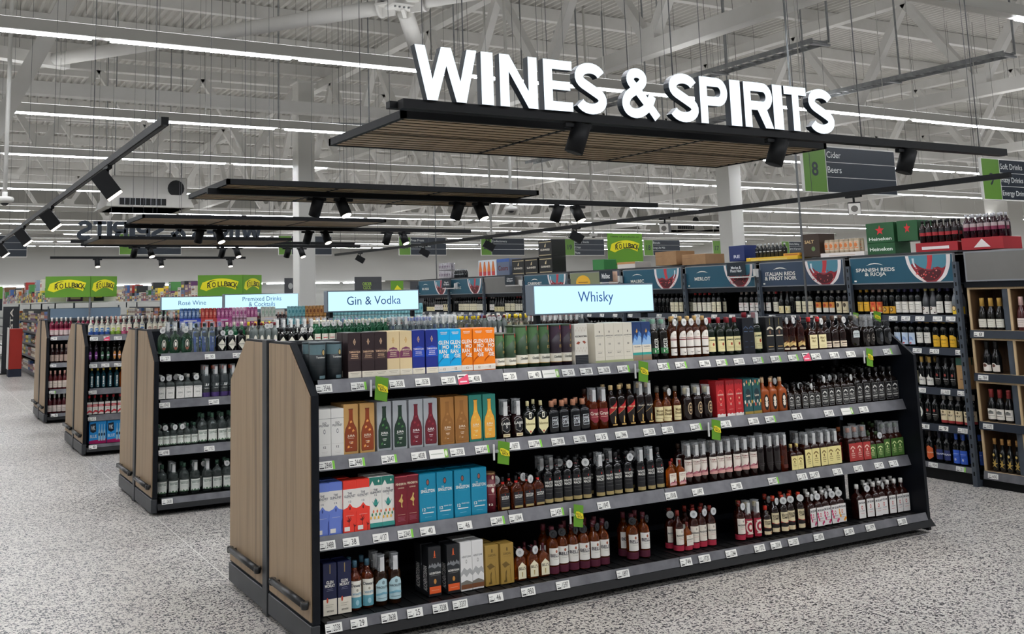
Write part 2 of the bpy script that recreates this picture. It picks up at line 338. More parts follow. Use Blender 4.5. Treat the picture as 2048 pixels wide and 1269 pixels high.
# round tubes meeting at a bolted node
b = MB(); N = Vector((4.0, 6.65, 6.0))
A = Vector((-.25, 12.05, 6.0)); Bp = Vector((7.4, 2.3, 6.0)); D = Vector((7.1, 10.9, 4.9)); U = Vector((3.0, 7.9, 6.9))
for e in (A, Bp):
    d = (e-N).normalized(); b.cyl(N+d*.35, e, .11, M_STEELW, 16); b.beam(N+d*.12, N+d*.36, .34, .03, M_STEELW); b.beam(N+d*.12, N+d*.36, .03, .30, M_STEELW); b.cyl(N+d*.32, N+d*.36, .16, M_STEELW, 16)
d = (Vector((4.75, 7.6, 5.55))-N).normalized(); b.cyl(N+d*.2, N+d*1.15, .12, M_STEELW, 16); b.beam(N, N+d*2.1, .05, .2, M_STEELW)
b.cyl(N+Vector((-.1, .1, .1)), U, .11, M_STEELW, 16); b.box(N.x-.22, N.y-.16, 5.93, N.x+.22, N.y+.16, 6.07, M_STEELW, .02)
for i in range(6): b.cyl((N.x-.18+.07*i, N.y-.12, 5.92), (N.x-.18+.07*i, N.y-.12, 5.90), .016, M_GALV, 6)
struct(b.build('roof_tube_node'))
b = MB(); b.beam((-1.0, 11, 4.5), (.95, 11, 8.75), .26, .26, M_STEELW); b.box(-1.1, 11.13, 4.3, -.92, 11.31, DECK_Z, M_STEELW); b.beam((-1.6, 11.2, 5.95), (.2, 11.9, 5.98), .2, .2, M_STEELW); struct(b.build('roof_brace'))
# outer walls
b = MB(); b.box(X0, Y1-.9, 3.05, X1, Y1, DECK_Z, mat('fascia_grey', '9d9c97', .7)); struct(b.build('wall_back'))
b = MB(); b.box(X0, Y1-.02, 0, X1, Y1, 3.05, mat('back_wall_paint', '8d8d88', .7)); struct(b.build('wall_back'))
b = MB(); b.box(X0-.2, Y0, 0, X0, Y1, DECK_Z, M_WHITE); struct(b.build('wall_left'))
b = MB(); b.box(X1, Y0, 0, X1+.2, Y1, DECK_Z, M_WHITE); struct(b.build('wall_right'))
for (x, y, wd, h) in ((5.95, 15.65, .4, 6.9), (15.7, 12.2, .42, 6.0), (43.3, 22.28, 1.1, 6.0)):
    b = MB(); b.box(x-wd/2, y-wd/2, 0, x+wd/2, y+wd/2, h, M_WHITE, .015)
    for s in (-1, 1): b.box(x+s*wd/2-.012, y-.03, 0, x+s*wd/2+.012, y+.03, 1.9, M_GALV)
    b.box(x-wd*.6, y-wd*.6, h-.03, x+wd*.6, y+wd*.6, h, M_STEELW)
    struct(b.build('pillar'))

# ---------------------------------------------------------------- ceiling light rows
names = {6.48: 'closest overhead row, above the first shelving run', 11.5: 'second row deep, above the second aisle'}
M_UP = glow('added_uplight', 'f8f8f8', 8.5)  # invented upward glow, added to brighten the roof deck and trusses
rowys = [-8.6, -3.6, 1.45, 6.48, 11.5, 16.2, 22.6, 29.1, 34.6, 40.1, 45.4, 49.6]
gaps = {1.45: [(6.0, 10.4)], 6.48: [], 11.5: [(6.5, 15.4)], 16.2: [(1.0, 2.4), (7.3, 9.6), (14.2, 16.6)], 22.6: [(20, 22)], 29.1: [(2, 3)], 34.6: [(9, 10.5)], 40.1: [(1, 4.4), (16, 20)]}
for k, y in enumerate(rowys):
    xa, xb = (X0+.6, X1-1) if y > 5 else (X0+.6, 18)
    t = thing('led_light_row', 'long white ceiling light row, %s along from the shop front' % ordw(k+1), 'ceiling light', ((xa+xb)/2, y, LED_Z), 0, 'ceiling light rows')
    b = MB(); cx = (xa+xb)/2
    b.box(xa-cx, -.055, .02, xb-cx, .055, .16, M_WHITE); b.box(xa-cx, -.075, .012, xb-cx, .075, .022, M_WHITE)
    b.build('housing', t)
    b = MB(); b.quad([(xa-cx, -.05, .162), (xb-cx, -.05, .162), (xb-cx, .05, .162), (xa-cx, .05, .162)], M_UP); b.build('added_uplight', t)  # added glowing strip on the housing top, not a fitting of the row
    x = xa+random.uniform(0, 1.0) if y != 6.48 else xa+.95
    L = 2.34; i = 0
    while x+L < xb:
        if not any(g0 < x+L/2 < g1 for g0, g1 in gaps.get(y, [])):
            b = MB(); q0, q1 = x-cx+.03, x-cx+L-.03
            b.quad([(q0, .036, -.012), (q1, .036, -.012), (q1, -.036, -.012), (q0, -.036, -.012)], M_LED)
            for s in (-1, 1): b.quad([(q0, s*.036, -.012), (q0, s*.042, .012), (q1, s*.042, .012), (q1, s*.036, -.012)], mat('led_lens_edge', 'eef2f8', .3, emit=8))
            b.build('diffuser', t)
        x += L+(.06 if i % 2 else .16); i += 1
    b = MB(); b.cyl((0, 0, .1), (0, 0, DECK_Z+.04-LED_Z), .003, mat('dark_rod', '5c5c5a', .5), 4); rod = b.mesh('suspension_rod'); x = xa+1.1
    while x < xb: part('suspension_rod', rod, t, (x-cx, 0, 0)); x += 2.45
# slim drop rods, cables and conduit between roof and services
b = MB(); dk = mat('dark_rod', '5c5c5a', .5)
for i in range(110):
    x = random.uniform(-5, 30); y = random.choice((7.2, 8.8, 10.4, 13.1, 15.3, 18.0, 20.4, 24.7, 28)) + random.uniform(-.3, .3)
    z0 = random.uniform(5.2, 6.6); b.cyl((x, y, z0), (x, y, DECK_Z), random.choice((.003, .003, .004, .005)), dk, 4)
tag(b.build('drop_rod'), 'thin dark threaded rods hanging down from the corrugated roof deck', 'hanging rods')['kind'] = 'stuff'
def cable_tray(label, a, bb, wd):
    t = thing('cable_tray', label, 'cable tray', a); a = Vector(a); bb = Vector(bb)-a; b = MB(); d = bb.normalized(); u = d.cross(Vector((0, 0, 1))).normalized()
    for s in (-1, 1): b.beam(tuple(u*s*wd/2), tuple(bb+u*s*wd/2), .012, .07, M_GALV)
    n = int(bb.length/.16)
    for i in range(n): q = d*i*.16; b.beam(tuple(q-u*wd/2), tuple(q+u*wd/2), .03, .012, M_GALV, (0, 0, 1))
    b.build('tray', t); i = 0
    while i*1.9 < bb.length:
        b = MB(); q = d*i*1.9; b.beam(tuple(q+u*wd*.6), tuple(q+u*wd*.6+Vector((0, 0, DECK_Z-.28-a.z))), .022, .022, M_GALV); b.beam(tuple(q-u*wd*.6+Vector((0, 0, -.04))), tuple(q+u*wd*.6+Vector((0, 0, -.04))), .05, .03, M_GALV); i += 1; b.build('hanger_bracket', t)
cable_tray('perforated grey cable tray above the last letters of the big lit sign', (9.1, 3.9, 5.3), (9.1, 13.4, 5.3), .3)
cable_tray('perforated grey cable tray running above the aisle eight board', (12.6, 3.4, 5.35), (12.4, 15.9, 5.35), .26)
cable_tray('narrow cable tray behind the second slatted canopy', (4.6, 13.6, 5.5), (9.4, 12.4, 5.5), .22)
M_AC = mat('unit_casing', 'a9a7a1', .6)
def ac_unit(x, y, z, label):
    t = thing('air_handling_unit', label, 'air conditioner', (x, y, z)); b = MB()
    b.box(-.9, -.8, 0, .9, .8, .75, M_AC, .03); b.prism([(-1.05, .0), (1.05, 0), (.9, .3), (-.9, .3)], -.95, .8, M_AC); [b.cyl((sx, sy, .7), (sx, sy, DECK_Z+.04-z), .012, M_GALV, 6) for sx in (-.8, .8) for sy in (-.6, .6)]; b.build('casing', t)
    b = MB(); b.box(-.75, -.96, .04, .35, -.93, .2, M_BLACK)
    for i in range(9): b.box(-.75+.122*i, -.975, .04, -.74+.122*i, -.955, .2, M_GALV)
    b.build('vent_grille', t)
    b = MB(); b.cyl((.62, -.82, .48), (.62, -.78, .48), .2, M_BLACK, 16); b.build('round_vent', t)
ac_unit(3.0, 19.0, 4.15, 'big white air unit with black grille above the wooden-ended shelving')
ac_unit(33.0, 32.9, 5.0, 'white air unit with black grille hung beyond the timber canopy')
ac_unit(35.6, 32.9, 5.06, 'second white air unit hung by the middle pillar')
def dome(x, y, z, top, label, r=.11):
    t = thing('ceiling_sensor', label, 'sensor', (x, y, z)); b = MB(); b.cyl((0, 0, .06), (0, 0, top-z), .028, M_WHITE, 10); b.build('stem', t)
    b = MB(); b.loft([(0, r*.55, r*.55, 2), (.02, r*.95, r*.95, 2), (.05, r, r, 2), (.075, r*.9, r*.9, 2), (.085, r*.3, r*.3, 2), (.14, r*.3, r*.3, 2)], M_WHITE, 18); b.build('head', t)
    b = MB(); b.loft([(-.03, r*.2, r*.2, 2), (-.012, r*.42, r*.42, 2), (0, r*.5, r*.5, 2)], M_TAGD, 14); b.build('lens', t)
dome(-1.02, 7.9, 3.16, DECK_Z+.04, 'white dome sensor on a pole beside the receding black track')
dome(6.85, 8.4, 3.28, DECK_Z+.04, 'white dome sensor on a pole above the second canopy track')
dome(9.2, 12.8, 3.2, DECK_Z+.04, 'white dome sensor above the aisle twenty board', .1)
dome(12.6, 13.6, 3.25, DECK_Z+.04, 'white dome sensor above the tall green banner', .1)
dome(12.2, 2.9, 3.55, DECK_Z+.04, 'white dome sensor hung close to the green aisle eight board', .1)
# ================================================================ products: every design is built once, then copied
def clip_u(pts, c, s):
    out = []
    for i, (u, v) in enumerate(pts):
        u0, v0 = pts[i-1]; a, b_ = s*(u0-c), s*(u-c)
        if (a >= 0) != (b_ >= 0): t = a/(a-b_); out.append((c, v0+(v-v0)*t))
        if b_ >= 0: out.append((u, v))
    return out
def paint(mb, items, fm, curved=False, bold=True):
    """printed artwork as thin coloured faces; u -1..1 across, v 0..1 up; fm(u, v, layer)"""
    for k, it in enumerate(items):
        t = it[0]; o = .0004+.0004*k if curved else .0003+.0002*k
        if t == 'r':
            _, a, c, d, e, col = it; n = max(1, int(math.ceil(abs(d-a)*7))) if curved else 1
            for i in range(n):
                u0, u1 = a+(d-a)*i/n, a+(d-a)*(i+1)/n
                mb.add([fm(u0, c, o), fm(u1, c, o), fm(u1, e, o), fm(u0, e, o)], [(0, 1, 2, 3)], ink(col))
        elif t in 'pe':
            if t == 'p': pts, col = it[1], it[2]
            else: _, cu, cv, ru, rv, col = it; pts = [(cu+ru*math.cos(a*math.pi/12), cv+rv*math.sin(a*math.pi/12)) for a in range(24)]
            us = [u for u, _ in pts]; span = max(us)-min(us)
            if not curved or span < .2: mb.add([fm(u, v, o) for u, v in pts], [tuple(range(len(pts)))], ink(col))
            else:
                n = int(math.ceil(span*7)); lo = min(us)
                for i in range(n):
                    q = clip_u(clip_u(pts, lo+span*i/n, 1), lo+span*(i+1)/n, -1)
                    if len(q) > 2: mb.add([fm(u, v, o) for u, v in q], [tuple(range(len(q)))], ink(col))
        elif t == 't':
            _, s, u, v, wd, h, col = it[:7]; rot = it[7] if len(it) > 7 else 0; oo = o+(.0004 if curved else 0)
            if rot: mb.text(s, lambda x, y: fm(u-y*2, v+x, oo), h, wd, ink(col), bold) if 0 else mb.text(s, lambda x, y: fm(u-y, v+x, oo), h, wd*2, ink(col), bold)
            else: mb.text(s, lambda x, y: fm(u+x*2, v+y, oo), wd, h, ink(col), bold)
def R(a, c, d, e, col): return ('r', a, c, d, e, col)
def T(s, u, v, wd, h, col, rot=0): return ('t', s, u, v, wd, h, col, rot)
def E(u, v, ru, rv, col): return ('e', u, v, ru, rv, col)
def P(pts, col): return ('p', pts, col)
def lines(u0, v0, u1, n, dv, col, th=.006): return [R(u0+.04*(i % 2), v0-i*dv, u1-.05*(i % 3), v0-i*dv+th, col) for i in range(n)]
BOTTLE = [(.50, 1), (.66, 1)]
def bottle_pic(col, hi, dark, lab):
    sh = [(-.55, .06), (.55, .06), (.60, .10), (.60, .42), (.50, .52), (.30, .60), (.2, .68), (.18, .85), (.22, .9), (-.22, .9), (-.18, .85), (-.2, .68), (-.30, .60), (-.50, .52), (-.60, .42), (-.60, .10)]
    sh = [(u*1.32, v) for u, v in sh]; big = [(u*1.07, v*1.02-.008) for u, v in sh]
    out = [P(big, dark), P(sh, col)]
    for i, (u, v) in enumerate(((-.35, .12), (.1, .2), (.3, .44), (-.2, .5), (.0, .62))): out.append(P([(u-.12, v), (u+.2, v+.02), (u+.05, v+.06), (u-.14, v+.035)], hi))
    out += [T('JURA', 0, .36, .5, .06, lab), R(-.4, .315, .4, .322, lab), R(-.28, .24, .28, .25, lab), R(-.2, .21, .2, .217, lab), R(-.12, .13, .12, .14, lab)]
    return out
D = {}
def C_(key, desc, wd, d, h, base, items, name='whisky_carton', cat='carton', side=None, flap=None):
    mb = MB(); m = card(base); mb.box(-wd/2, -d/2, 0, wd/2, d/2, h, m, .0018)
    paint(mb, items, lambda u, v, o: (u*wd/2, -d/2-o, v*h))
    if side: paint(mb, side, lambda u, v, o: (-wd/2-o, -u*d/2, v*h))
    mb.box(-wd/2+.004, -d/2+.004, h, wd/2-.004, d/2-.004, h+.0012, m)
    D[key] = dict(desc=desc, w=wd, d=d, h=h, name=name, cat=cat, parts=[('carton', mb.mesh('carton'))], one=True)
def Tu(key, desc, r, h, base, items, lid='8a8a8a', name='whisky_tube', cat='tube', th=1.25):
    mb = MB(); mb.loft([(0, r, r, 2), (h-.012, r, r, 2)], card(base), 28)
    paint(mb, items, lambda u, v, o: ((r+o)*math.sin(u*th), -(r+o)*math.cos(u*th), v*h), True)
    ld = MB(); ld.loft([(h-.012, r*1.015, r*1.015, 2), (h-.002, r*1.015, r*1.015, 2), (h, r*.97, r*.97, 2)], mat('tin_lid', lift(lid, 1.3), .35, .5), 28)
    D[key] = dict(desc=desc, w=2*r, d=2*r, h=h, name=name, cat=cat, parts=[('tube_body', mb.mesh('tube_body')), ('lid', ld.mesh('lid'))])
PROF = {
 'whisky': ([(0, .90), (.012, 1), (.60, 1), (.66, .95), (.71, .78), (.75, .55), (.79, .42), (.87, .38)], .86, .40),
 'slim':   ([(0, .90), (.012, 1), (.66, 1), (.71, .93), (.75, .72), (.79, .5), (.83, .40), (.90, .37)], .89, .40),
 'wine':   ([(0, .92), (.012, 1), (.58, 1), (.64, .96), (.70, .76), (.75, .52), (.80, .41), (.90, .38), (.99, .38)], .80, .415),
 'burg':   ([(0, .92), (.012, 1), (.44, 1), (.54, .90), (.63, .66), (.71, .47), (.80, .40), (.99, .38)], .82, .415),
 'champ':  ([(0, .95), (.015, 1), (.46, 1), (.55, .93), (.64, .72), (.73, .48), (.83, .38), (.93, .38)], .74, .47),
 'square': ([(0, .94), (.015, 1), (.58, 1), (.64, .95), (.69, .74), (.73, .48), (.77, .38), (.90, .36)], .87, .40),
 'flask':  ([(0, .92), (.02, 1), (.58, 1), (.66, .90), (.73, .62), (.79, .38), (.90, .34)], .86, .37),
 'squat':  ([(0, .94), (.03, 1), (.60, 1), (.68, .94), (.74, .76), (.79, .5), (.83, .42)], .80, .46),
 'round':  ([(0, .70), (.02, .82), (.15, .95), (.40, 1), (.58, .92), (.68, .68), (.75, .42), (.86, .38)], .84, .42),
 'can':    ([(0, .80), (.03, .95), (.06, 1), (.90, 1), (.95, .93), (.985, .86), (1.0, .86)], None, 0),
 'decant': ([(0, .92), (.02, 1), (.46, 1), (.56, .90), (.63, .60), (.67, .42), (.70, .37), (.90, .36)], .86, .40),
}
def glassmat(col, kind):
    if kind == 'dark': return mat('dark_glass', col, .06, coat=.2)
    if kind == 'amber': return mat('amber_glass', lift(col, 2.4), .04, trans=.82, ior=1.36, coat=.2)
    if kind == 'clear': return mat('clear_glass', lift(col, 1.9), .03, trans=.9, ior=1.33, coat=.3)
    return mat('tinted_glass', col, .06, trans=.5, ior=1.33, coat=.3)
def B(key, desc, h, r, prof, col, kind, capcol, label, lz=(.1, .52), th=1.15, p=2, ry=None, bg='e8e4d8', name='whisky_bottle', cat='bottle', sec=None, collar=None, n=18, lw=.92, capm=None, foot=None):
    ry = r if ry is None else ry; prof_, cz, cr = PROF[prof]
    rings = []
    for z, f in prof_:
        q = 2+(p-2)*max(0, min(1, (f-.45)/.5)) if p > 2 else 2
        neck = min(r, ry)
        rx_ = r*f if f > .6 or ry == r else neck*f+(r-neck)*max(0, (f-.4))*1.2
        ry_ = ry*f if f > .6 or ry == r else min(ry*max(f, .0), ry)
        rings.append((z*h, max(rx_, neck*f*.9), max(ry_, min(neck*f, ry)), q))
    parts = []
    mb = MB(); mb.loft(rings, glassmat(col, kind), n); parts.append(('glass_body' if prof != 'can' else 'can_body', mb.mesh('glass_body')))
    if cz is not None:
        cm = capm or mat('closure', lift(capcol, 1.4), .35); rr = min(r, ry)*cr; mb = MB()
        if prof in ('wine', 'burg', 'champ'):
            mb.loft([(cz*h, rr*(1.06 if prof == 'champ' else 1.0), rr*(1.06 if prof == 'champ' else 1.0), 2), (.93*h, rr, rr, 2), (.95*h, rr*1.06, rr*1.06, 2), (.995*h, rr*1.03, rr*1.03, 2), (h, rr*.85, rr*.85, 2)], cm, 12)
        else: mb.loft([(cz*h, rr, rr, 2), (.985*h, rr, rr, 2), (h, rr*.9, rr*.9, 2)], cm, 12)
        parts.append(('cap', mb.mesh('cap')))
    if collar:
        mb = MB(); z0, z1, cc = collar; f = lambda z: min(r, ry)*max(.39, .39)
        mb.loft([(z0*h, f(0), f(0), 2), (z1*h, f(0), f(0), 2)], ink(cc), 12, caps=False); parts.append(('neck_label', mb.mesh('neck_label')))
    if label is not None:
        mb = MB(); z0, z1 = lz
        if p > 2.6: fm = lambda u, v, o: (u*r*lw, -ry-.0008-o, (z0+(z1-z0)*v)*h)
        elif ry != r: fm = lambda u, v, o: (r*math.sin(u*th)*1.0, -ry*math.cos(u*th)-.001-o, (z0+(z1-z0)*v)*h)
        else: fm = lambda u, v, o: ((r+.0008+o)*math.sin(u*th), -(r+.0008+o)*math.cos(u*th), (z0+(z1-z0)*v)*h)
        its = ([R(-1, 0, 1, 1, bg)] if bg else [])+label
        paint(mb, its, fm, p <= 2.6); parts.append(('front_label', mb.mesh('front_label')))
    if foot:
        mb = MB(); mb.loft([(.02*h, r*1.006, ry*1.006, max(p, 2)), (foot[0]*h, r*1.006, ry*1.006, max(p, 2))], ink(foot[1]), n, caps=False); parts.append(('base_label', mb.mesh('base_label')))
    D[key] = dict(desc=desc, w=2*r, d=2*ry, h=h, name=name, cat=cat, parts=parts, sec=sec, neck=min(r, ry)*.4)

# security devices, shared by all bottles
def sec_box(h, white=True):
    mb = MB(); mb.loft([(-.085, .024, .024, 6), (.006, .022, .022, 6)], M_CLEAR, 12, caps=False); mb.box(-.022, -.022, .006, .022, .022, .009, M_CLEAR)
    if white: mb.box(-.014, -.029, -.092, .014, -.0245, -.004, M_TAGW, .001); mb.box(-.010, -.032, -.03, .010, -.029, -.012, M_TAGW)
    return mb
def disc(m, m2):
    mb = MB(); mb.cyl((0, .004, 0), (0, -.004, 0), .025, m, 20); mb.cyl((0, -.004, 0), (0, -.010, 0), .011, m2, 14, .008); mb.cyl((0, .004, 0), (0, .010, 0), .012, m, 14)
    mb.cyl((0, 0, .005), (-.030, .035, .028), .0016, M_WIRE, 4); mb.cyl((0, 0, .002), (.012, .04, .02), .0016, M_WIRE, 4)
    return mb
SEC = {'box': ('security_cap', sec_box(0).mesh('security_cap')), 'case': ('security_cap', sec_box(0, False).mesh('security_cap')),
       'disc': ('security_tag', disc(M_TAGW, M_CLEAR).mesh('security_tag')), 'dark': ('security_tag', disc(M_TAGD, M_TAGD).mesh('security_tag'))}

# ---- near gondola, top shelf
gold = 'b9975a'
Tu('tube_grey', 'dark grey whisky tube with slate blue band', .048, .215, '23282b', [R(-1.2, .68, 1.2, .985, '51676c'), E(.35, .73, .2, .09, '1c2023'), E(.35, .73, .14, .065, 'b39a63'), T('Tomintoul', .1, .61, .5, .05, 'd8d8d0'), R(-1.2, .5, 1.2, .505, '32383b'), R(-1.2, .4, 1.2, .405, '32383b'), R(-1.2, .3, 1.2, .305, '32383b'), R(-.1, .05, .5, .13, '51676c')], '3b4347')
def tam(key, desc, base, band, txt, em):
    C_(key, desc, .083, .083, .262, base, [P([(-.42, .80), (-.15, .73), (.12, .80), (-.15, .87)] if 0 else [(-.2, .80), (0, .725), (.2, .80), (0, .875)], em), P([(-.13, .80), (0, .75), (.13, .80), (0, .85)], base), P([(-.06, .80), (0, .775), (.06, .80), (0, .825)], em), P([(-.98, .53), (-.6, .62), (0, .65), (.6, .62), (.98, .53), (.98, .40), (-.98, .40)], band), T('TAMNAVULIN', 0, .58, .84, .045, txt), R(-.5, .52, .5, .53, txt), T('SPEYSIDE', 0, .485, .5, .03, txt), R(-.6, .44, .6, .448, txt), R(-1, .02, 1, .155, 'ded6c4'), R(-.7, .11, .7, .118, '8d8371'), R(-.5, .08, .5, .086, '8d8371')])
tam('darkbox', 'dark brown whisky carton with gold diamond', '2c2022', '3a2a29', 'c9a787', 'd8b694')
tam('creambox', 'cream whisky carton with plum band', 'd3bd92', '6a3350', 'e6cfae', 'b88a3f')
tam('bluebox', 'royal blue whisky carton with gold diamond', '1c2a76', '1f3f9e', 'd9d6e6', 'c9a36a')
def morangie(key, desc, base, alt):
    it = [R(-1, .03, 1, .155, 'ece8df'), R(-1, .02, 1, .03, alt), T('12', 0, .092, .2, .05, '6d4a2a'), R(-.8, .09, -.35, .096, 'a9a397'), R(.35, .09, .8, .096, 'a9a397'), T('HIGHLAND', 0, .93, .6, .03, 'f2efe6'), R(-.5, .89, .5, .9, 'f2efe6')]
    for i, (s, u) in enumerate((('GLEN', -.05), ('MO', .3), ('RAN', -.2), ('GIE', .3))): it.append(T(s, u, .70-.105*i, (.88, .56, .66, .52)[i], .092, 'f4f1e8'))
    it += [E(-.62, .6, .14, .045, alt), P([(-1, .2), (-.2, .36), (.1, .36), (-1, .25)], alt)]
    C_(key, desc, .081, .081, .262, base, it)
morangie('turqbox', 'bright turquoise whisky carton with large white lettering', '0f8fc4', '2a6fa0')
morangie('orangebox', 'bright orange whisky carton with large white lettering', 'e27715', 'a84d10')
def fid(key, desc, h, base, lite, num):
    Tu(key, desc, .0425 if h < .25 else .0435, h, base, [P([(-1.1, .55), (.1, .82), (1.1, .60), (1.1, .985), (-1.1, .985)], lite), R(-1.2, .11, 1.2, .31, 'e4dfd0'), R(-1.2, .10, 1.2, .112, gold), T('Glenfiddich', .05, .23, .58, .06, '4a4a42'), T(num, .35, .48, .18, .07, gold), P([(.25, .6), (.4, .66), (.3, .78), (.42, .74), (.5, .78), (.45, .68), (.36, .58)], gold), P([(.28, .88), (.42, .88), (.42, .985), (.28, .985)], 'c63c3c')], '3f4a3a')
fid('greentube', 'short dark green whisky tube with cream band', .222, '2c3f2c', '43623f', '12')
fid('greentall', 'tall dark green whisky tube with cream band', .268, '2c3f2c', '43623f', '12')
fid('purpletube', 'tall dark purple whisky tube with cream band', .268, '2a2029', '3a2a38', '15')
C_('whitepat', 'white patterned whisky carton with black base', .105, .09, .262, 'd8d3c8', [R(-1, 0, 1, .24, '24262a'), T('AROMAROMA', 0, .70, .94, .05, '2a2826'), P([(-.8, .52), (-.5, .58), (-.15, .56), (-.4, .5)], '8a4632'), P([(.15, .57), (.45, .59), (.75, .55), (.5, .51)], '8a4632')]+[E(-.8+.22*i, .34+.07*(i % 2), .09, .03, 'c2bbae') for i in range(8)]+[E(-.8+.22*i, .85+.06*(i % 2), .09, .03, 'c2bbae') for i in range(8)]+[R(-.95, .05+.04*i, .95, .056+.04*i, '55585c') for i in range(4)])
C_('creamwhite', 'ivory whisky carton with small dark lettering', .079, .088, .262, 'd9d2c2', [T('LAPHROAIG', 0, .69, .86, .032, '4d4a44'), E(0, .79, .1, .03, '5c584e'), R(-.5, .64, .5, .645, '8f897b'), T('10', 0, .48, .2, .045, '6f6a60'), R(-.6, .3, .6, .304, 'a39c8c'), T('ISLAY', 0, .26, .4, .028, '6f6a60'), R(-.8, .16, .8, .164, 'a39c8c'), R(-1, 0, 1, .075, '9aa078')])
C_('seabox', 'whisky carton with deep blue splashing sea picture', .079, .079, .262, '20365f', [P([(-1, .45), (-.5, .62), (0, .52), (.4, .7), (1, .6), (1, .4), (-1, .4)], '86a7c9'), P([(-1, .5), (-.4, .7), (.1, .6), (.5, .78), (1, .7), (1, .62), (.4, .66), (0, .52), (-.5, .6)], '4a78b5'), P([(-.2, .75), (0, .72), (.25, .76), (.05, .84)], 'b98d4e'), R(-1, .22, 1, .42, 'e2d8c4'), T('TALISKER', 0, .37, .7, .035, '4a4a48'), R(-.7, .31, .7, .315, '8f897b'), R(-1, .16, 1, .22, '2f8f86'), R(-1, 0, 1, .16, '7f7d68')]+[E(-.8+.2*i, .05+.05*(i % 2), .09, .03, '9c6c5c') for i in range(9)])
B('tusker', 'dark bottle, vertical white letters, green band', .275, .040, 'slim', '16130f', 'dark', '2f7f57', [R(-1.0, .18, 1.0, .40, '2f6b3f'), T('TUSKER', -.05, .5, .46, .55, 'e9e8e0', 1)], (.04, .68), .95, bg=None, sec='case')
B('archlabel', 'tall amber bottle with arched white label', .29, .034, 'slim', '5c2a0c', 'amber', 'a98a55', [P([(-1, 0), (1, 0), (1, .28), (-1, .28)], 'e3ddd4'), P([(-1, .34), (1, .34), (1, .76), (.8, .9), (.4, .98), (0, 1), (-.4, .98), (-.8, .9), (-1, .76)], 'e3ddd4'), R(-1, .62, 1, .66, '6b2a2f'), R(-.9, .70, .9, .72, '8a4a3f'), E(0, .84, .2, .05, 'b7b0a4'), P([(-.5, .14), (0, .09), (.5, .14), (0, .12)], '3a2420')], (.08, .66), 1.0, bg=None, sec='disc')
irish = [T('JAMESON', 0, .78, .85, .13, '33402f'), E(0, .5, .2, .1, '8a3a24'), R(-.6, .6, .6, .61, '8f8355'), R(-.7, .3, .7, .32, 'a79a68'), R(-.5, .2, .5, .22, 'a79a68')]
B('greenirish', 'dark green bottle, pale yellow label, red cap', .272, .037, 'whisky', '0e1a12', 'dark', '7c1e28', irish, (.12, .50), 1.05, bg='d8cf9c', collar=(.70, .79, 'b7b582'), sec=None)
B('greenirishbig', 'large dark green bottle with pale yellow label', .30, .046, 'whisky', '0e1a12', 'dark', '7c1e28', irish, (.12, .52), 1.05, bg='d8cf9c', sec='box')
C_('blackbox', 'slim black carton with navy print', .062, .07, .262, '14171e', [P([(-.7, .72), (0, .78), (.7, .72), (.7, .69), (0, .75), (-.7, .69)], '3b4a63'), R(-.6, .62, .6, .64, '4a5a74'), R(-.4, .35, .4, .36, '3b4a63'), R(-.5, .2, .5, .21, '3b4a63')])
C_('blackbox2', 'black carton with pale arched band', .082, .08, .262, '191a1c', [P([(-.85, .66), (-.5, .72), (0, .74), (.5, .72), (.85, .66), (.7, .64), (0, .69), (-.7, .64)], 'd8cfb8'), E(0, .58, .22, .06, '6b4a36'), R(-.8, .47, .8, .495, 'd8cfb8'), R(-.06, .78, .06, .97, '7f7240'), R(-.6, .17, .6, .19, gold), R(-.7, .1, .7, .115, '8b8b86')])
B('goldlabel', 'reddish amber bottle with wavy gold label', .268, .037, 'whisky', '3a120c', 'amber', '3a3c40', [P([(-1, .42), (-.4, .55), (.2, .5), (1, .95), (1, .5), (.4, .2), (-.3, .3), (-1, .15)], 'd5b777'), T('Jim', 0, .5, .5, .2, '6a3318'), R(-.8, .0, .8, .12, 'c9b9a0')], (.06, .48), 1.1, bg=None, sec='disc')
B('waxed', 'square bottle, red wax neck, cream label', .25, .045, 'decant', '3a160d', 'amber', 'b01d22', [T('Maker\'s\nMark', .1, .66, .66, .42, '6a5a34'), R(-.7, .2, .7, .22, '9a8c60'), R(-.5, .1, .5, .115, '9a8c60')], (.06, .47), 1.1, p=5, ry=.038, bg='d9cda0', sec='disc')
B('smalllabel', 'dark brown bottle with small low cream label', .255, .039, 'decant', '1c0d0a', 'dark', '4a3428', [R(-.7, .6, .7, .78, '463428'), R(-.6, .3, .6, .36, '6a5648')], (.06, .24), .95, bg='d4c5b0', sec='disc')
B('gentle', 'broad dark bottle with pale grey panel', .25, .045, 'square', '1a1210', 'dark', '2a2622', [P([(-.8, .2), (.8, .2), (.8, .8), (.5, .95), (-.5, .95), (-.8, .8)], 'a9afae'), T('GENTLEMAN', 0, .6, .7, .14, '3a4040'), R(-.5, .4, .5, .43, '6a7070')], (.26, .55), p=4, bg=None)
B('darkround', 'dark round bottle with grey seal', .24, .036, 'decant', '17100d', 'dark', '6a6660', [E(0, .5, .6, .4, '5d5750'), E(0, .5, .45, .3, '2a2522'), R(-.3, .47, .3, .53, 'a19a8e')], (.14, .46), .8, bg=None, sec='case')
B('blackface', 'squat black bottle with dark embossed face', .20, .046, 'squat', '0d0e10', 'dark', '2a2b2d', [E(0, .5, .5, .42, '303234'), E(0, .55, .3, .2, '4a4c4e'), R(-.3, .2, .3, .26, '5a5c5e')], (.12, .6), .8, bg=None, sec='dark')
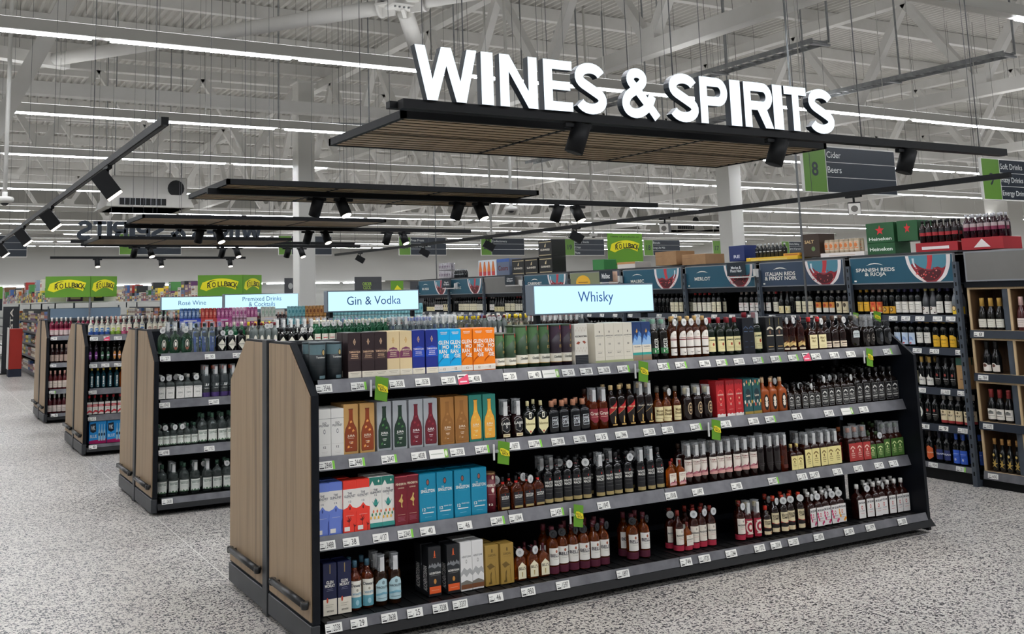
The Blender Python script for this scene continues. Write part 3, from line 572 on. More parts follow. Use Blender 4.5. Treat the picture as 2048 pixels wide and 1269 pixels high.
# ---- second shelf
C_('whitebox', 'white whisky carton with ship emblem', .079, .09, .262, 'd9d7d1', [T('OLD\nPULTENEY', 0, .68, .76, .1, '3a3a3c'), E(0, .53, .15, .05, '3a4048'), E(0, .53, .1, .034, 'd9d7d1'), R(-1, .80, 1, .806, '4a4c50'), R(-.9, .26, .9, .264, 'a9a69e'), T('12', 0, .2, .2, .045, '3a3a3c'), R(-.5, .1, .5, .104, 'a9a69e'), R(-.4, .07, .4, .074, 'a9a69e')])
def jura(key, desc, base, *a): C_(key, desc, .093, .095, .28, base, bottle_pic(*a))
jura('amberbox', 'tan whisky carton printed with amber bottle picture', 'a9834f', '7a3518', 'c98a4a', '2c1a12', 'ead9c2')
jura('greybox_green', 'grey whisky carton printed with dark green bottle', '8d9093', '1d3026', '3d6a3a', '14181a', 'e6e6e0')
jura('greybox_red', 'grey whisky carton printed with dark red bottle', '8d9093', '5b1622', '7a2531', '38101a', 'e6e0e0')
jura('brownbox', 'brown whisky carton printed with faint bottle', '8a5f30', '7d5428', '94693a', '6e4922', 'ead9c2')
jura('tealbox', 'teal whisky carton printed with golden bottle', '256a5e', 'd79a3a', 'ecc24f', '2a2a20', 'f0e6c8')
B('hexlabel', 'dark bottle with hexagonal black label', .225, .041, 'decant', '1d0a0c', 'dark', '1a1a1c', [P([(-.8, .35), (-.8, .85), (0, 1), (.8, .85), (.8, .35), (0, .22)], '9a948c'), P([(-.74, .37), (-.74, .84), (0, .98), (.74, .84), (.74, .37), (0, .25)], '17171a'), T('LABEL\n5', 0, .62, 1.0, .3, 'd8d6d0'), R(-.7, 0, .7, .16, 'd5c8a4'), R(-.5, .06, .5, .1, '8a7048')], (.05, .56), .85, bg=None, sec='box')
B('shieldcream', 'broad black bottle with cream pointed label', .215, .043, 'flask', '0d120f', 'dark', 'c9bf92', [P([(-.9, .3), (-.9, .8), (-.3, .66), (.3, .66), (.9, .8), (.9, .3), (0, 0)], 'd6cd9e'), R(-.22, .74, .22, 1, 'c9c5b4'), R(-.12, .8, .12, .94, '2a2a28'), T('Ballantines', 0, .48, .82, .11, '6e6440'), E(0, .12, .12, .05, '9a2a24')], (.06, .68), p=3.2, ry=.03, bg=None, sec=None)
B('blacksquare', 'squat black bottle with white square outline', .205, .041, 'squat', '0a0c10', 'dark', 'a8745a', [R(-.6, .1, .6, .9, 'c9ccd0'), R(-.55, .13, .55, .87, '0d0f13'), T('HAIG\nCLUB', 0, .52, .66, .5, 'd0d3d6')], (.16, .56), p=4.5, ry=.036, bg=None)
B('redlabel_amber', 'bright amber bottle with dark red label', .255, .038, 'whisky', '7c2f08', 'amber', '3a2a22', [P([(-1, .3), (-.3, .0), (.4, .05), (1, .25), (1, 1), (-1, 1)], '7a2630'), T('Grants', 0, .68, .86, .26, 'ead9c8'), R(-.7, .42, .7, .45, 'c9a090')], (.17, .52), 1.1, bg=None, sec='box')
def walk(key, desc, band, txt):
    B(key, desc, .275, .037, 'slim', '170c0a', 'dark', 'c2a878', [P([(-1, .42), (1, .80), (1, 1.0), (-1, .66)], band), P([(-1, .41), (1, .79), (1, .8), (-1, .425)], gold), T('RED LABEL' if band == 'a31e24' else 'BLACK', 0, .70, .7, .06, txt), P([(-.05, .08), (.12, .08), (.06, .18), (.16, .28), (.05, .36), (-.08, .36), (-.1, .26), (-.16, .12)], gold), R(-.5, .0, .5, .05, gold)], (.06, .66), 1.0, bg=None, p=2, sec=None if band == 'a31e24' else 'box')
walk('slantred', 'dark bottle with slanted red label', 'a31e24', 'f0d8b0')
walk('slantblack', 'dark bottle with slanted black and gold label', '16161a', 'c9c2b0')
B('monk', 'amber bottle with cream label and clear shoulders', .238, .036, 'decant', '7a3a10', 'amber', '4a4640', [T('Monkey\nShoulder', 0, .62, .8, .42, '5a4422'), R(-.9, .22, .9, .24, '7a5a30'), E(.5, .12, .15, .08, '6a4a24')], (.05, .46), 1.1, bg='d8cb9c', sec='disc')
B('roundsq', 'dark squat bottle with round cream seal', .22, .042, 'squat', '1a0d0c', 'dark', 'b7aa86', [E(0, .5, .62, .44, 'b9a484'), E(0, .5, .52, .36, '3a2a20'), E(0, .5, .3, .2, 'a08a68'), R(-.45, .46, .45, .54, '2a1c14')], (.16, .58), .8, bg=None, sec='box')
C_('redboxzig', 'bright red whisky carton with white zigzag base', .078, .078, .25, '9e1f24', [P([(-1, 0), (1, 0), (1, .09), (.6, .07), (.2, .1), (-.2, .07), (-.6, .1), (-1, .08)], 'e3ddd6'), P([(-1, .86), (-.6, .92), (-.3, .86), (0, .93), (.3, .86), (.6, .92), (1, .86), (1, 1), (-1, 1)], '7a161b'), E(0, .56, .7, .2, 'c23a38'), E(0, .56, .6, .17, '9e1f24'), T('CHIVAS', 0, .62, .7, .045, 'ecdcc8'), E(0, .5, .14, .03, 'd8b890'), T('12', 0, .35, .2, .06, 'ecdcc8'), R(-.5, .2, .5, .206, 'd8b0a0')])
C_('floralbox', 'teal whisky carton with colourful pattern', .08, .078, .25, '1f4a4c', [E(0, .55, .62, .18, '172a30'), T('Love', 0, .54, .5, .07, 'e6d8c0')]+[P([(u, v), (u+.25, v+.04), (u+.15, v+.12), (u-.1, v+.09)], c) for u, v, c in ((-.9, .8, 'e8d8b8'), (-.3, .86, 'd06a3a'), (.3, .8, '78a84a'), (.7, .87, 'e8d8b8'), (-.9, .3, 'e8e0d0'), (-.5, .22, 'c9503a'), (0, .3, 'e8e0d0'), (.4, .22, 'e8d8b8'), (.75, .3, 'd8a23a'))]+[R(-1, 0, 1, .09, '8a7434')])
B('copper', 'copper brown bottle with black oval label', .245, .043, 'square', '9a4a1e', 'dark', 'b79a78', [E(0, .5, .62, .46, '17120f'), E(0, .68, .34, .14, 'd0c4b4'), E(0, .36, .34, .14, 'd0c4b4'), R(-.4, .48, .4, .54, 'd0c4b4')], (.06, .56), p=4, ry=.034, bg=None, sec='disc')
jd = [R(-.9, .02, .9, .98, '8d8d8a'), R(-.84, .04, .84, .96, '101012'), P([(-.7, .7), (-.4, .82), (0, .87), (.4, .82), (.7, .7), (.5, .7), (0, .8), (-.5, .7)], 'c5c4be'), T('No.7', 0, .56, .6, .14, 'c5c4be'), R(-.6, .4, .6, .43, 'a7a6a0'), T('WHISKEY', 0, .28, .8, .09, 'c5c4be'), R(-.5, .15, .5, .17, 'a7a6a0')]
B('blackjug_s', 'small square bottle with black and white label', .185, .033, 'square', '1a0f0a', 'dark', '141414', jd, (.04, .60), p=5, bg=None, sec='disc')
B('blackjug', 'square bottle with black and white label', .235, .036, 'square', '1a0f0a', 'dark', '141414', jd, (.04, .58), p=5, bg=None, sec='disc')
B('blackjug_l', 'tall square bottle with faint black label', .262, .041, 'square', '120c0a', 'dark', '141414', jd[:1]+[R(-.86, .03, .86, .97, '101012')]+jd[2:], (.04, .58), p=5, bg=None)
# ---- third shelf
def glen(key, desc, base, alt, ship=False):
    it = [R(-1, .45, 1, .84, 'e4e0d8'), T('THE\nGLENLIVET', 0, .73, .84, .1, '3a3e48'), R(-.5, .66, .5, .664, '8f8c86'), T('12', 0, .60, .2, .035, '6a6c74'), P([(-1, .46), (-.4, .49), (0, .56), (.4, .49), (1, .46), (1, .40), (-1, .40)], base), E(0, .47, .1, .035, alt)]
    it += ([P([(-.2, .08), (-.12, .08), (-.1, .2), (.3, .28), (-.05, .24), (.2, .34), (-.1, .26), (-.35, .34), (-.2, .25), (-.55, .24), (-.16, .2)], alt), P([(.6, .0), (.66, .0), (.68, .1), (.95, .14), (.7, .14), (.8, .2), (.64, .14), (.45, .18), (.6, .1)], alt)] if not ship else [P([(.8, .02), (.9, .02), (.95, .3), (.8, .25), (.75, .12)], alt)])
    it += [R(-.85, .04, -.05, .12, 'e4e0d8'), R(-.6, .33, .6, .334, 'e4e0d8')]
    C_(key, desc, .083, .083, .285, base, it)
glen('bluewave', 'cornflower blue and white wave-edged whisky carton', '5c70b4', '2b3a78', True)
glen('redwave', 'scarlet and white whisky carton with palm tree', 'd5392c', '5c1418')
C_('floralwhite', 'white and green whisky carton with fruit pattern', .079, .079, .288, 'e3e0d8', [R(-1, .84, 1, 1, '24685c'), P([(-.9, .84), (-.5, .93), (-.2, .85), (-.2, .82), (-.9, .82)], 'e3e0d8'), P([(.35, .92), (.5, .95), (.65, .92), (.5, .89)], 'e8ead8'), T('THE\nGLENLIVET', 0, .73, .86, .09, '3a3e48'), T('12', 0, .655, .2, .035, '5a5c60'), E(0, .5, .28, .075, '1b4a4a'), P([(-.6, .55), (-.3, .5), (0, .6), (.3, .5), (.6, .55), (.3, .46), (-.3, .46)], '2f7d74'), E(0, .3, .55, .12, 'e8e2cc'), E(0, .3, .42, .09, 'efe9dc')]+[E(-.8+.2*i, .22+.12*(i % 3)/2, .12, .03, ('d0a032', '2f6f4f', 'c25a34')[i % 3]) for i in range(9)]+[R(-1, .04, 1, .12, '2f7d74'), R(-1, 0, 1, .04, '1b2f38')])
C_('maroonbox', 'deep maroon whisky carton with gold dragon', .08, .08, .278, '651823', [T('PENDERYN', 0, .84, .84, .045, 'd9cbb0'), T('LEGEND', 0, .76, .5, .026, 'c0a890'), P([(-.45, .50), (-.1, .56), (.05, .64), (.25, .62), (.1, .56), (.3, .5), (.1, .44), (.2, .36), (-.05, .38), (0, .46)], 'b49a58'), R(-.6, .22, .6, .226, 'c0a890')]+lines(-.6, .17, .6, 4, .025, '96586a')+[R(-1, .985, 1, 1, 'a94a52')])
C_('singleton', 'large turquoise whisky carton with salmon emblem', .111, .10, .275, '0f7391', [E(0, .82, .2, .07, '123c4c'), E(0, .82, .13, .045, '8a4a3c'), T('SINGLETON', 0, .64, .84, .07, 'e6e6e0'), T('THE', -.28, .70, .14, .022, 'e6e6e0'), R(-.5, .57, .5, .573, '5aa0b4'), T('12', -.5, .26, .2, .065, 'e6e6e0'), T('YEARS OLD', .28, .29, .5, .028, 'cfe0e4'), R(-.65, .18, .65, .2, 'd8e4e4'), R(-.4, .1, .4, .106, '7ab0c0')])
Tu('maroontube', 'maroon whisky tube with white tree emblem', .040, .235, '5b1a26', [T('ABERLOUR', 0, .68, .8, .07, 'ddd0c0'), E(0, .56, .2, .06, 'd8ccbc'), R(-.03, .48, .03, .54, 'd8ccbc'), R(-.6, .45, .6, .455, 'c0a8a0'), T('12', -.3, .2, .25, .05, 'ddd0c0'), E(0, .88, .16, .05, 'c0a890')], '8a6a4a')
wm = [T('WHYTE &\nMACKAY', 0, .72, .86, .22, 'c9c8c2'), R(-.8, .5, .8, .515, '5a5a58'), R(-.7, .36, .7, .37, '5a5a58'), R(-.9, .0, .9, .14, '8f7f54'), E(0, .92, .08, .04, 'a32620')]
B('wm_flask', 'small amber bottle with black label, red collar', .20, .040, 'flask', '5d2408', 'amber', '17181a', wm, (.05, .52), p=3, ry=.026, bg='15161a', collar=(.78, .85, 'b3241f'), sec='disc', lw=.8)
B('wm_tall', 'tall black bottle, white arched letters, red collar', .27, .036, 'slim', '0d0d0f', 'dark', '17181a', wm, (.04, .62), 1.1, bg='131316', collar=(.80, .86, 'b3241f'), sec='mix')
fg = [T('FAMOUS', 0, .84, .8, .09, '7a4a44'), T('GROUSE', 0, .72, .7, .06, '8a6a60'), P([(-1, .18), (-.4, .32), (.1, .26), (.5, .36), (1, .3), (1, 0), (-1, 0)], 'a0606a'), P([(-.3, .24), (.1, .3), (.4, .46), (.6, .58), (.62, .4), (.4, .28), (.1, .2)], '5a2028'), P([(-1, .12), (0, .2), (1, .14), (1, 0), (-1, 0)], 'b88a84')]
B('grouse_s', 'small amber bottle with game bird label', .17, .035, 'flask', 'a04a0c', 'amber', '8a2a20', fg, (.08, .55), p=3, ry=.024, bg='dcd3c4', sec='disc', lw=.85)
B('grouse', 'dark bottle with cream game bird label', .262, .035, 'slim', '1f0d0a', 'dark', '3a2a20', fg, (.20, .64), 1.15, bg='dcd3c8', sec='box')
B('plaindark', 'plain dark bottle turned sideways', .262, .036, 'slim', '150c0c', 'dark', '26201e', [R(-.9, .3, .9, .32, '3a3436'), R(-.7, .2, .7, .21, '4a4446')], (.16, .6), .9, bg=None, sec='box')
B('plainamber', 'plain reddish amber bottle turned backwards', .262, .034, 'slim', '5d1d0a', 'amber', '26201e', [R(-.8, 0, .8, .2, '4a1a10')], (.1, .6), .9, bg=None, sec='box')
def jdl(key, desc, h, r, base, txt, cap, tag_):
    its = [R(-.9, .03, .9, .97, base), P([(-.7, .68), (-.4, .80), (0, .85), (.4, .80), (.7, .68), (.5, .68), (0, .78), (-.5, .68)], txt), E(0, .58, .2, .08, txt), T('JACK', 0, .42, .5, .1, txt), R(-.5, .3, .5, .33, txt), R(-.4, .2, .4, .22, txt)]
    B(key, desc, h, r, 'square', '2a0f09', 'dark', cap, its, (.03, .56), p=5, bg=base, sec=tag_, lw=.98)
jdl('honey_s', 'small square bottle with pale yellow label', .185, .030, 'd7ca8a', '6a5426', 'b7a264', 'disc')
jdl('honey', 'square bottle with pale yellow label', .245, .038, 'd7ca8a', '6a5426', '26221e', 'box')
jdl('fire', 'square bottle with red label and collar', .25, .038, '8f2a28', 'd9b8a8', '8a4a28', 'case')
jdl('apple_s', 'small square bottle with green label', .20, .036, '3a5a26', 'b9c48a', '2a3a1e', 'disc')
jdl('apple', 'square bottle with green label', .25, .039, '3a5a26', 'b9c48a', '2a3a1e', 'case')
# ---- base deck
C_('navybox', 'navy whisky carton with cream base', .082, .085, .275, '151a38', [R(-1, 0, 1, .31, 'd6cfbe'), P([(-1, .31), (1, .34), (1, .31)], '151a38'), T('GLEN\nMORAY', 0, .60, .74, .13, 'dcdad2'), R(-.4, .5, .4, .505, '8a8ca0'), R(-.5, .47, .5, .474, '8a8ca0'), R(-.05, .80, -.01, .98, 'a28a58'), R(.03, .80, .07, .98, 'a28a58'), E(-.4, .29, .14, .05, 'a8432e'), R(-.6, .2, .5, .206, '8f8775'), R(-.6, .16, .3, .166, '8f8775'), T('SPEYSIDE', 0, .08, .5, .03, '5a564c')])
B('dewar', 'amber bottle with cream and blue labels', .262, .036, 'whisky', '6a2a0c', 'amber', '33505e', [R(-1, 0, 1, .40, '5a8f9c'), T('Dewar\'s', 0, .84, .86, .12, '3a3c40'), E(0, .66, .16, .05, '8f8a7c'), T('WHITE', 0, .52, .7, .08, '5f8ea3'), E(0, .2, .25, .1, '8fb4bc')], (.05, .60), 1.1, bg='ddd8cc', sec='disc')
B('shackle', 'amber bottle with light blue arched label', .262, .040, 'whisky', '3a1f0c', 'amber', '2a2a26', [P([(-1, 0), (1, 0), (1, .7), (.6, .9), (0, 1), (-.6, .9), (-1, .7)], 'a3bcc0'), T('SHACKLETON', 0, .6, .94, .1, '2a3a40'), E(0, .8, .2, .08, '6a7c80'), P([(-1, .3), (0, .4), (1, .3), (1, .22), (0, .3), (-1, .22)], '6a98a8'), R(-.7, .12, .7, .14, '5a7078')], (.1, .58), 1.1, bg=None, sec='box')
city = [P([(-1, .60), (-.8, .66), (-.6, .62), (-.4, .68), (-.2, .63), (0, .67), (.3, .62), (.5, .68), (.8, .63), (1, .66), (1, .50), (-1, .50)], '6c6e70'), P([(-1, .58), (-.5, .6), (0, .56), (.5, .6), (1, .56), (1, .46), (-1, .46)], '26282b'), P([(-.12, .80), (.12, .80), (.05, .92), (-.05, .92)], 'c2562a'), R(-.22, .78, .22, .79, 'c2562a'), T('AUCHENTOSHAN', 0, .47, .88, .045, 'd8d6d0'), R(-.7, .42, .7, .425, '8a8a86'), E(0, .3, .2, .05, 'a8743a'), R(-.9, .06, .9, .2, 'c9552a'), R(-.6, .12, .6, .13, 'e8a080')]
C_('sunsetbox', 'charcoal whisky carton with orange band', .085, .085, .278, '1b1c1f', city, side=[T('AUCHENTOSHAN', 0, .35, .55, .5, 'c9c8c4', 1)])
C_('mistbox', 'white whisky carton with grey mountain picture', .079, .082, .278, 'dcdad6', [T('AERSTONE', 0, .70, .8, .04, '6a6a68'), E(0, .60, .14, .04, '8a8884'), E(0, .60, .08, .024, 'dcdad6'), P([(-1, .38), (-.4, .48), (.1, .42), (.6, .46), (1, .4), (1, .1), (-1, .1)], '9a9a98'), P([(-1, .3), (-.5, .36), (0, .28), (.5, .36), (1, .3), (1, .12), (-1, .12)], 'e8e6e2'), P([(-1, .18), (0, .22), (1, .16), (1, .06), (-1, .06)], '6a665e'), R(-1, .04, 1, .13, '6a432c')])
C_('olivebox', 'olive gold whisky carton with stag picture', .095, .088, .235, '8f7338', [E(0, .86, .1, .05, '4f3f1c'), T('CARDHU', 0, .75, .6, .06, '5a4720'), R(-.5, .68, .5, .684, '5a4720'), P([(-.8, .5), (-.2, .56), (.4, .46), (.0, .44), (-.4, .40)], '5f4b22'), P([(-.5, .1), (-.35, .1), (-.3, .3), (-.1, .36), (-.2, .2), (-.1, .05), (-.6, .05)], '55431d'), P([(.5, .05), (.54, .05), (.4, .4), (.6, .6), (.35, .4)], '55431d')], flap=1)
bell = [T('BELL\'S', 0, .58, .86, .2, '26222a'), E(0, .80, .16, .09, '8a4a34'), R(-.6, .44, .6, .46, '8a8880'), R(-.5, .34, .5, .355, '8a8880')]
B('bells_flask', 'small amber bottle with shield label', .195, .039, 'flask', '7a3608', 'amber', '4a2028', [P([(-.8, 0), (.8, 0), (.8, .74), (0, 1), (-.8, .74)], 'd9d1b4'), T('BELL\'S', 0, .62, .66, .18, '33281f'), P([(-.08, .12), (.08, .12), (.12, .4), (-.12, .4)], '9a8450')], (.06, .56), p=3, ry=.026, bg=None, sec='disc', collar=(.76, .85, '4a2028'))
B('bells', 'tall amber bottle, white label, maroon base', .285, .040, 'whisky', '7a3608', 'amber', '5a2830', bell, (.20, .56), 1.15, bg='dedad2', foot=(.17, '4a1c2c'), sec='dark', collar=(.78, .87, '4a2430'))
wen = [T("McKENDRICK'S", 0, .58, .9, .12, '3a3a3a'), E(0, .82, .12, .08, '8a8478'), R(-.6, .42, .6, .44, '9a948a'), R(-.5, .32, .5, .335, '9a4a50')]
B('wend_s', 'small amber bottle with cream label, crimson base', .18, .032, 'flask', 'a04a0c', 'amber', '5a2018', wen, (.18, .56), p=3, ry=.025, bg='d8d0c2', foot=(.17, '96283a'))
B('wend', 'amber bottle with cream label, crimson base', .265, .036, 'whisky', '44180a', 'amber', '6a2018', wen, (.17, .56), 1.15, bg='d8d0c2', foot=(.15, '96283a'), sec='disc')
B('redround', 'bottle with red label and white ring', .245, .037, 'whisky', '3a0f0c', 'dark', '8a7a4a', [R(-1, 0, 1, 1, '8a1c30'), E(0, .55, .8, .36, 'ddd2c4'), E(0, .55, .58, .26, '8a1c30'), E(0, .55, .3, .13, 'cfc2b4'), R(-.6, .86, .6, .9, 'e6dccc'), R(-.6, .17, .6, .22, 'e6dccc')], (.05, .56), 1.1, bg=None, sec='box')
sc_ = [R(-1, 0, 1, .22, 'cfbf9c'), R(-1, .22, 1, .44, '1a1414'), P([(-1, .44), (1, .44), (1, .5), (0, .40), (-1, .5)], 'a82a24'), T('SOUTHERN\nCOMFORT', 0, .78, .84, .26, '2a2018'), E(.45, .11, .2, .09, '9a6a4a')]
B('south_s', 'small dark bottle with cream ribbon label', .205, .034, 'whisky', '1c0f0c', 'dark', 'a32a1c', sc_, (.06, .56), 1.1, bg='d6c8a4', sec='disc')
B('south', 'dark bottle, cream ribbon label, red cap', .262, .036, 'whisky', '1c0f0c', 'dark', 'a8321e', sc_, (.06, .56), 1.1, bg='d6c8a4', sec='disc')
def jim(key, desc, a, bb):
    B(key, desc, .25, .0385, 'square', '2a0f0a', 'dark', 'dedbd6', [T('JIM BEAM', 0, .82, .9, .16, '2f2a2e'), E(0, .58, .22, .11, a), E(0, .58, .12, .06, 'e2ded8'), T('KENTUCKY', 0, .4, .7, .06, '5a5458')]+[E(u, v, .22, .08, bb) for u, v in ((-.7, .5), (-.8, .66), (-.5, .35), (.5, .12), (.75, .2))]+[R(-.5, .26, .5, .275, a)], (.03, .56), p=4, bg='dfdbd6', sec='disc', lw=.96)
jim('pinkjb', 'bottle with white label spattered berry pink', 'a8284a', 'b0385e')
jim('orangejb', 'bottle with white label and orange fruit', 'b5582a', 'd8922a')
jim('whitejb', 'square bottle with wrapped white label', 'a83a34', 'd3cfca')
# ---- gin, vodka and ready-mixed
B('plym', 'round green bottle with dark oval seal', .245, .054, 'round', '3f6a4a', 'clear', 'c9c9c4', [E(0, .5, .7, .46, '26302c'), E(0, .5, .58, .38, 'b9b4a6'), E(0, .5, .46, .3, '2c3833'), E(0, .54, .26, .17, 'd8d6cc'), P([(-.5, .3), (.5, .3), (.35, .16), (0, .1), (-.35, .16)], '7a4a3a')], (.08, .58), p=2, ry=.034, th=.62, bg=None, name='gin_bottle', sec='disc')
B('cleartall', 'clear tall bottle with silver figure', .27, .034, 'slim', 'a3b0b0', 'clear', '20312c', [T('GIN', 0, .3, .6, .1, '3a4444'), P([(-.1, .4), (.1, .4), (.06, .58), (.3, .7), (0, .66), (-.3, .72), (-.06, .58)], '8f9896')], (.1, .7), .9, bg=None, name='gin_bottle')
B('hend', 'squat black bottle with white diamond label', .20, .046, 'squat', '0b0c0d', 'dark', '17181a', [P([(-.9, .5), (0, 0), (.9, .5), (0, 1)], 'cfcbbb'), T('HENDRICKS', 0, .5, 1.1, .09, '2f2f2c'), R(-.35, .36, .35, .38, '6a6a62')], (.06, .58), .95, bg=None, name='gin_bottle', sec='disc')
B('sqwhite', 'clear square bottle with white medallion label', .225, .041, 'square', '9aa4a2', 'clear', '9c9c98', [E(0, .48, .6, .36, 'bfbcb4'), E(0, .48, .5, .3, 'd8d6cf'), T('GREENALLS', 0, .9, .8, .08, '8a8a84'), T('GIN', 0, .48, .5, .14, '7a7a74')], (.05, .52), p=5, bg='d9d7d0', name='gin_bottle', sec='disc')
B('purpleclear', 'clear bottle with dark purple base band', .285, .041, 'slim', '8f999b', 'clear', 'b0482e', [T('JJ', 0, .62, .5, .16, 'd8d8d4'), T('DRY GIN', 0, .4, .5, .05, 'c0c0bc')], (.1, .6), .9, bg=None, foot=(.16, '3a2a58'), name='gin_bottle', sec='box')
ld = [T('LONDON\nDRY GIN', 0, .76, .8, .24, '31543f'), R(-.6, .5, .6, .52, '8f9a90'), R(-.5, .4, .5, .415, '8f9a90'), P([(-.9, 0), (-.7, .16), (-.5, .02), (-.2, .2), (.1, .03), (.4, .18), (.7, .02), (.9, .15), (.9, 0)], '4f6a50')]
B('ldg_s', 'small clear bottle with white botanical label', .20, .032, 'whisky', '7f8a88', 'clear', '2f4a3c', ld, (.10, .48), 1.1, bg='d8dad2', name='gin_bottle', sec='disc')
B('ldg', 'clear bottle with white botanical label', .275, .046, 'whisky', '7f8a88', 'clear', '2f4a3c', ld, (.09, .46), 1.1, bg='d8dad2', name='gin_bottle', sec='mix')
def rtd(key, desc, a, bb): B(key, desc, .235, .034, 'decant', 'aaa99a', 'dark', 'c9c9c6', [R(-1, 0, 1, .3, a), E(0, .5, .6, .2, bb), R(-.8, .8, .8, .84, 'c9c2a8'), R(-.6, .9, .6, .94, a), T('MIX', 0, .5, .5, .1, 'e8e6dc')], (.05, .56), 1.2, bg='c7c5b6', name='cocktail_bottle')
rtd('rtd_blue', 'silver capped cocktail bottle with blue print', '1f3f7d', '3a6a9a'); rtd('rtd_green', 'silver capped cocktail bottle with lime print', '6a8a2a', 'a3b04a')
rtd('rtd_pink', 'silver capped cocktail bottle with pink print', 'a8486a', '8a3a50'); rtd('rtd_white', 'silver capped cocktail bottle with cream print', 'b5ad98', '8a6a58')
def wk(key, desc, col, lab): B(key, desc, .26, .031, 'slim', col, 'dark', '141416', [E(0, .5, .6, .4, lab), R(-.5, .45, .5, .55, 'c8b8c8')], (.08, .58), .9, bg=None, name='liqueur_bottle')
wk('purp', 'black bottle with violet label', '17101a', '6a2f72'); wk('darkgreen', 'black bottle with dark green label', '101512', '3a5a44'); wk('copperdark', 'black bottle with copper label', '14100d', 'a8703a')
B('bluebedi', 'blue drink bottle with vertical white lettering', .255, .032, 'slim', '0f4a5a', 'tint', 'c0a83a', [R(-.4, .05, .4, .98, 'dfe0da'), T('BLOO', 0, .58, .5, .5, '1f5a6a', 1), E(0, .16, .3, .1, '1f5a6a')], (.06, .62), .8, bg=None, name='alcopop_bottle')
B('orangedrink', 'orange drink bottle with vertical lettering', .255, .032, 'slim', 'a8480a', 'tint', 'c0a83a', [R(-.4, .05, .4, .98, 'e0d0b0')], (.06, .62), .8, bg=None, name='alcopop_bottle')
B('vodred', 'clear vodka bottle with red and white label', .245, .034, 'square', '8f9694', 'clear', 'a8202a', [R(-1, .62, 1, .82, 'b0303a'), T('VODKA', 0, .72, .8, .1, 'e6e2dc'), P([(-1, .2), (0, .36), (1, .28), (1, .12), (0, .18), (-1, .05)], 'b0303a'), R(-.5, .48, .5, .5, '5a5a5a')], (.05, .66), p=3.5, bg='d8d5cd', name='vodka_bottle')
C_('vkbox', 'bright blue multipack carton of bottled mixers', .212, .16, .275, '1f86c8', [P([(-1, 0), (1, 0), (1, .20), (-1, .14)], 'a0205a'), P([(-.9, .88), (-.25, .92), (-.2, .55), (-.55, .48), (-.88, .56)], '10182a'), T('VK', -.55, .71, .25, .2, 'eef2f4'), T('BLUE', -.5, .33, .4, .14, 'dceef6')]+[q for i in range(3) for q in (P([(.05+.3*i, .12), (.27+.3*i, .12), (.27+.3*i, .5), (.2+.3*i, .66), (.2+.3*i, .86), (.12+.3*i, .86), (.12+.3*i, .66), (.05+.3*i, .5)], 'a9d4e8'), E(.16+.3*i, .4, .09, .07, '16304a'))], name='mixer_multipack', cat='multipack')
def can(key, desc, col, lab, h=.155, r=.026): B(key, desc, h, r, 'can', col, 'dark', col, [R(-1, .1, 1, .9, col), E(0, .55, .5, .2, lab), R(-.7, .25, .7, .3, lab), R(-.7, .8, .7, .83, lab)], (.05, .9), 1.2, bg=None, name='drinks_can', cat='can', n=14)
can('can_blue', 'slim blue drinks can', '3d5f94', 'a9bcd4'); can('can_red', 'slim red drinks can', 'b03a34', 'd88a7a'); can('can_pink', 'slim magenta drinks can', 'a04a80', 'd09ab8'); can('can_dot', 'slim pale pink dotted can', 'd0a8c0', 'a04a80'); can('can_white', 'slim white drinks can', 'd3d8d0', '9ab0a0'); can('can_teal', 'slim pale teal can', '7fb4ba', '3f7f8a'); can('can_amber', 'slim amber drinks can', 'b98a50', '6a3a1c')
def ros(key, desc, col, cap, lab, lz, extra=[]): B(key, desc, .30, .036, 'wine', col, 'dark', cap, [R(-.6, .55, .6, .6, '9a8078'), R(-.5, .3, .5, .33, '9a8078')]+extra, lz, 1.15, bg=lab, name='rose_wine_bottle')
ros('pinkfiz', 'rose wine bottle with white cap, pink label', '6a1830', 'd8d5d0', 'd9c8c4', (.06, .40), [R(-1, .78, 1, 1, 'b0405c')]); ros('rosetall', 'rose wine bottle with pale brown label', '2c1416', 'a98f82', 'a89488', (.10, .44)); ros('rosepale', 'rose wine bottle with blush cap, cream label', '5c2024', 'c9988a', 'd6c8bc', (.10, .46)); ros('roseblush', 'rose wine bottle with silver cap, white label', '4a141c', 'b5b2ac', 'd3c6be', (.08, .42))
# ---- wine wall
def wine(key, desc, cap, lab, lz, extra=[], col='0d0f10', prof='wine', h=.295, th=1.15, r=.037, name='wine_bottle'): B(key, desc, h, r, prof, col, 'dark', cap, extra, lz, th, bg=lab, name=name)
tx = [R(-.6, .7, .6, .74, '6a6258'), R(-.5, .5, .5, .53, '8f877a'), R(-.6, .25, .4, .28, '8f877a')]
wine('w_yel', 'wine bottle with mustard cap and label', 'd0a028', 'd0a02c', (.12, .46), tx); wine('w_orange', 'wine bottle with orange patterned label', 'c9a89c', 'd2673a', (.06, .46), [E(-.5, .7, .3, .12, 'e8a03a'), E(.3, .8, .3, .12, 'c2402a'), E(.4, .4, .3, .14, 'e8b45a'), E(-.3, .25, .4, .14, 'b83224'), R(-.9, .0, .9, .12, 'e6d8c8')])
wine('w_yelblack', 'wine bottle, amber label, dark medallion', 'c2b0a0', 'c9962a', (.05, .30), [E(0, .55, .4, .3, '3a2c1c'), E(0, .55, .25, .19, 'c9a25a')]); wine('w_white', 'wine bottle, white label, purple cap', '2c2a52', 'd8d3ca', (.08, .46), tx)
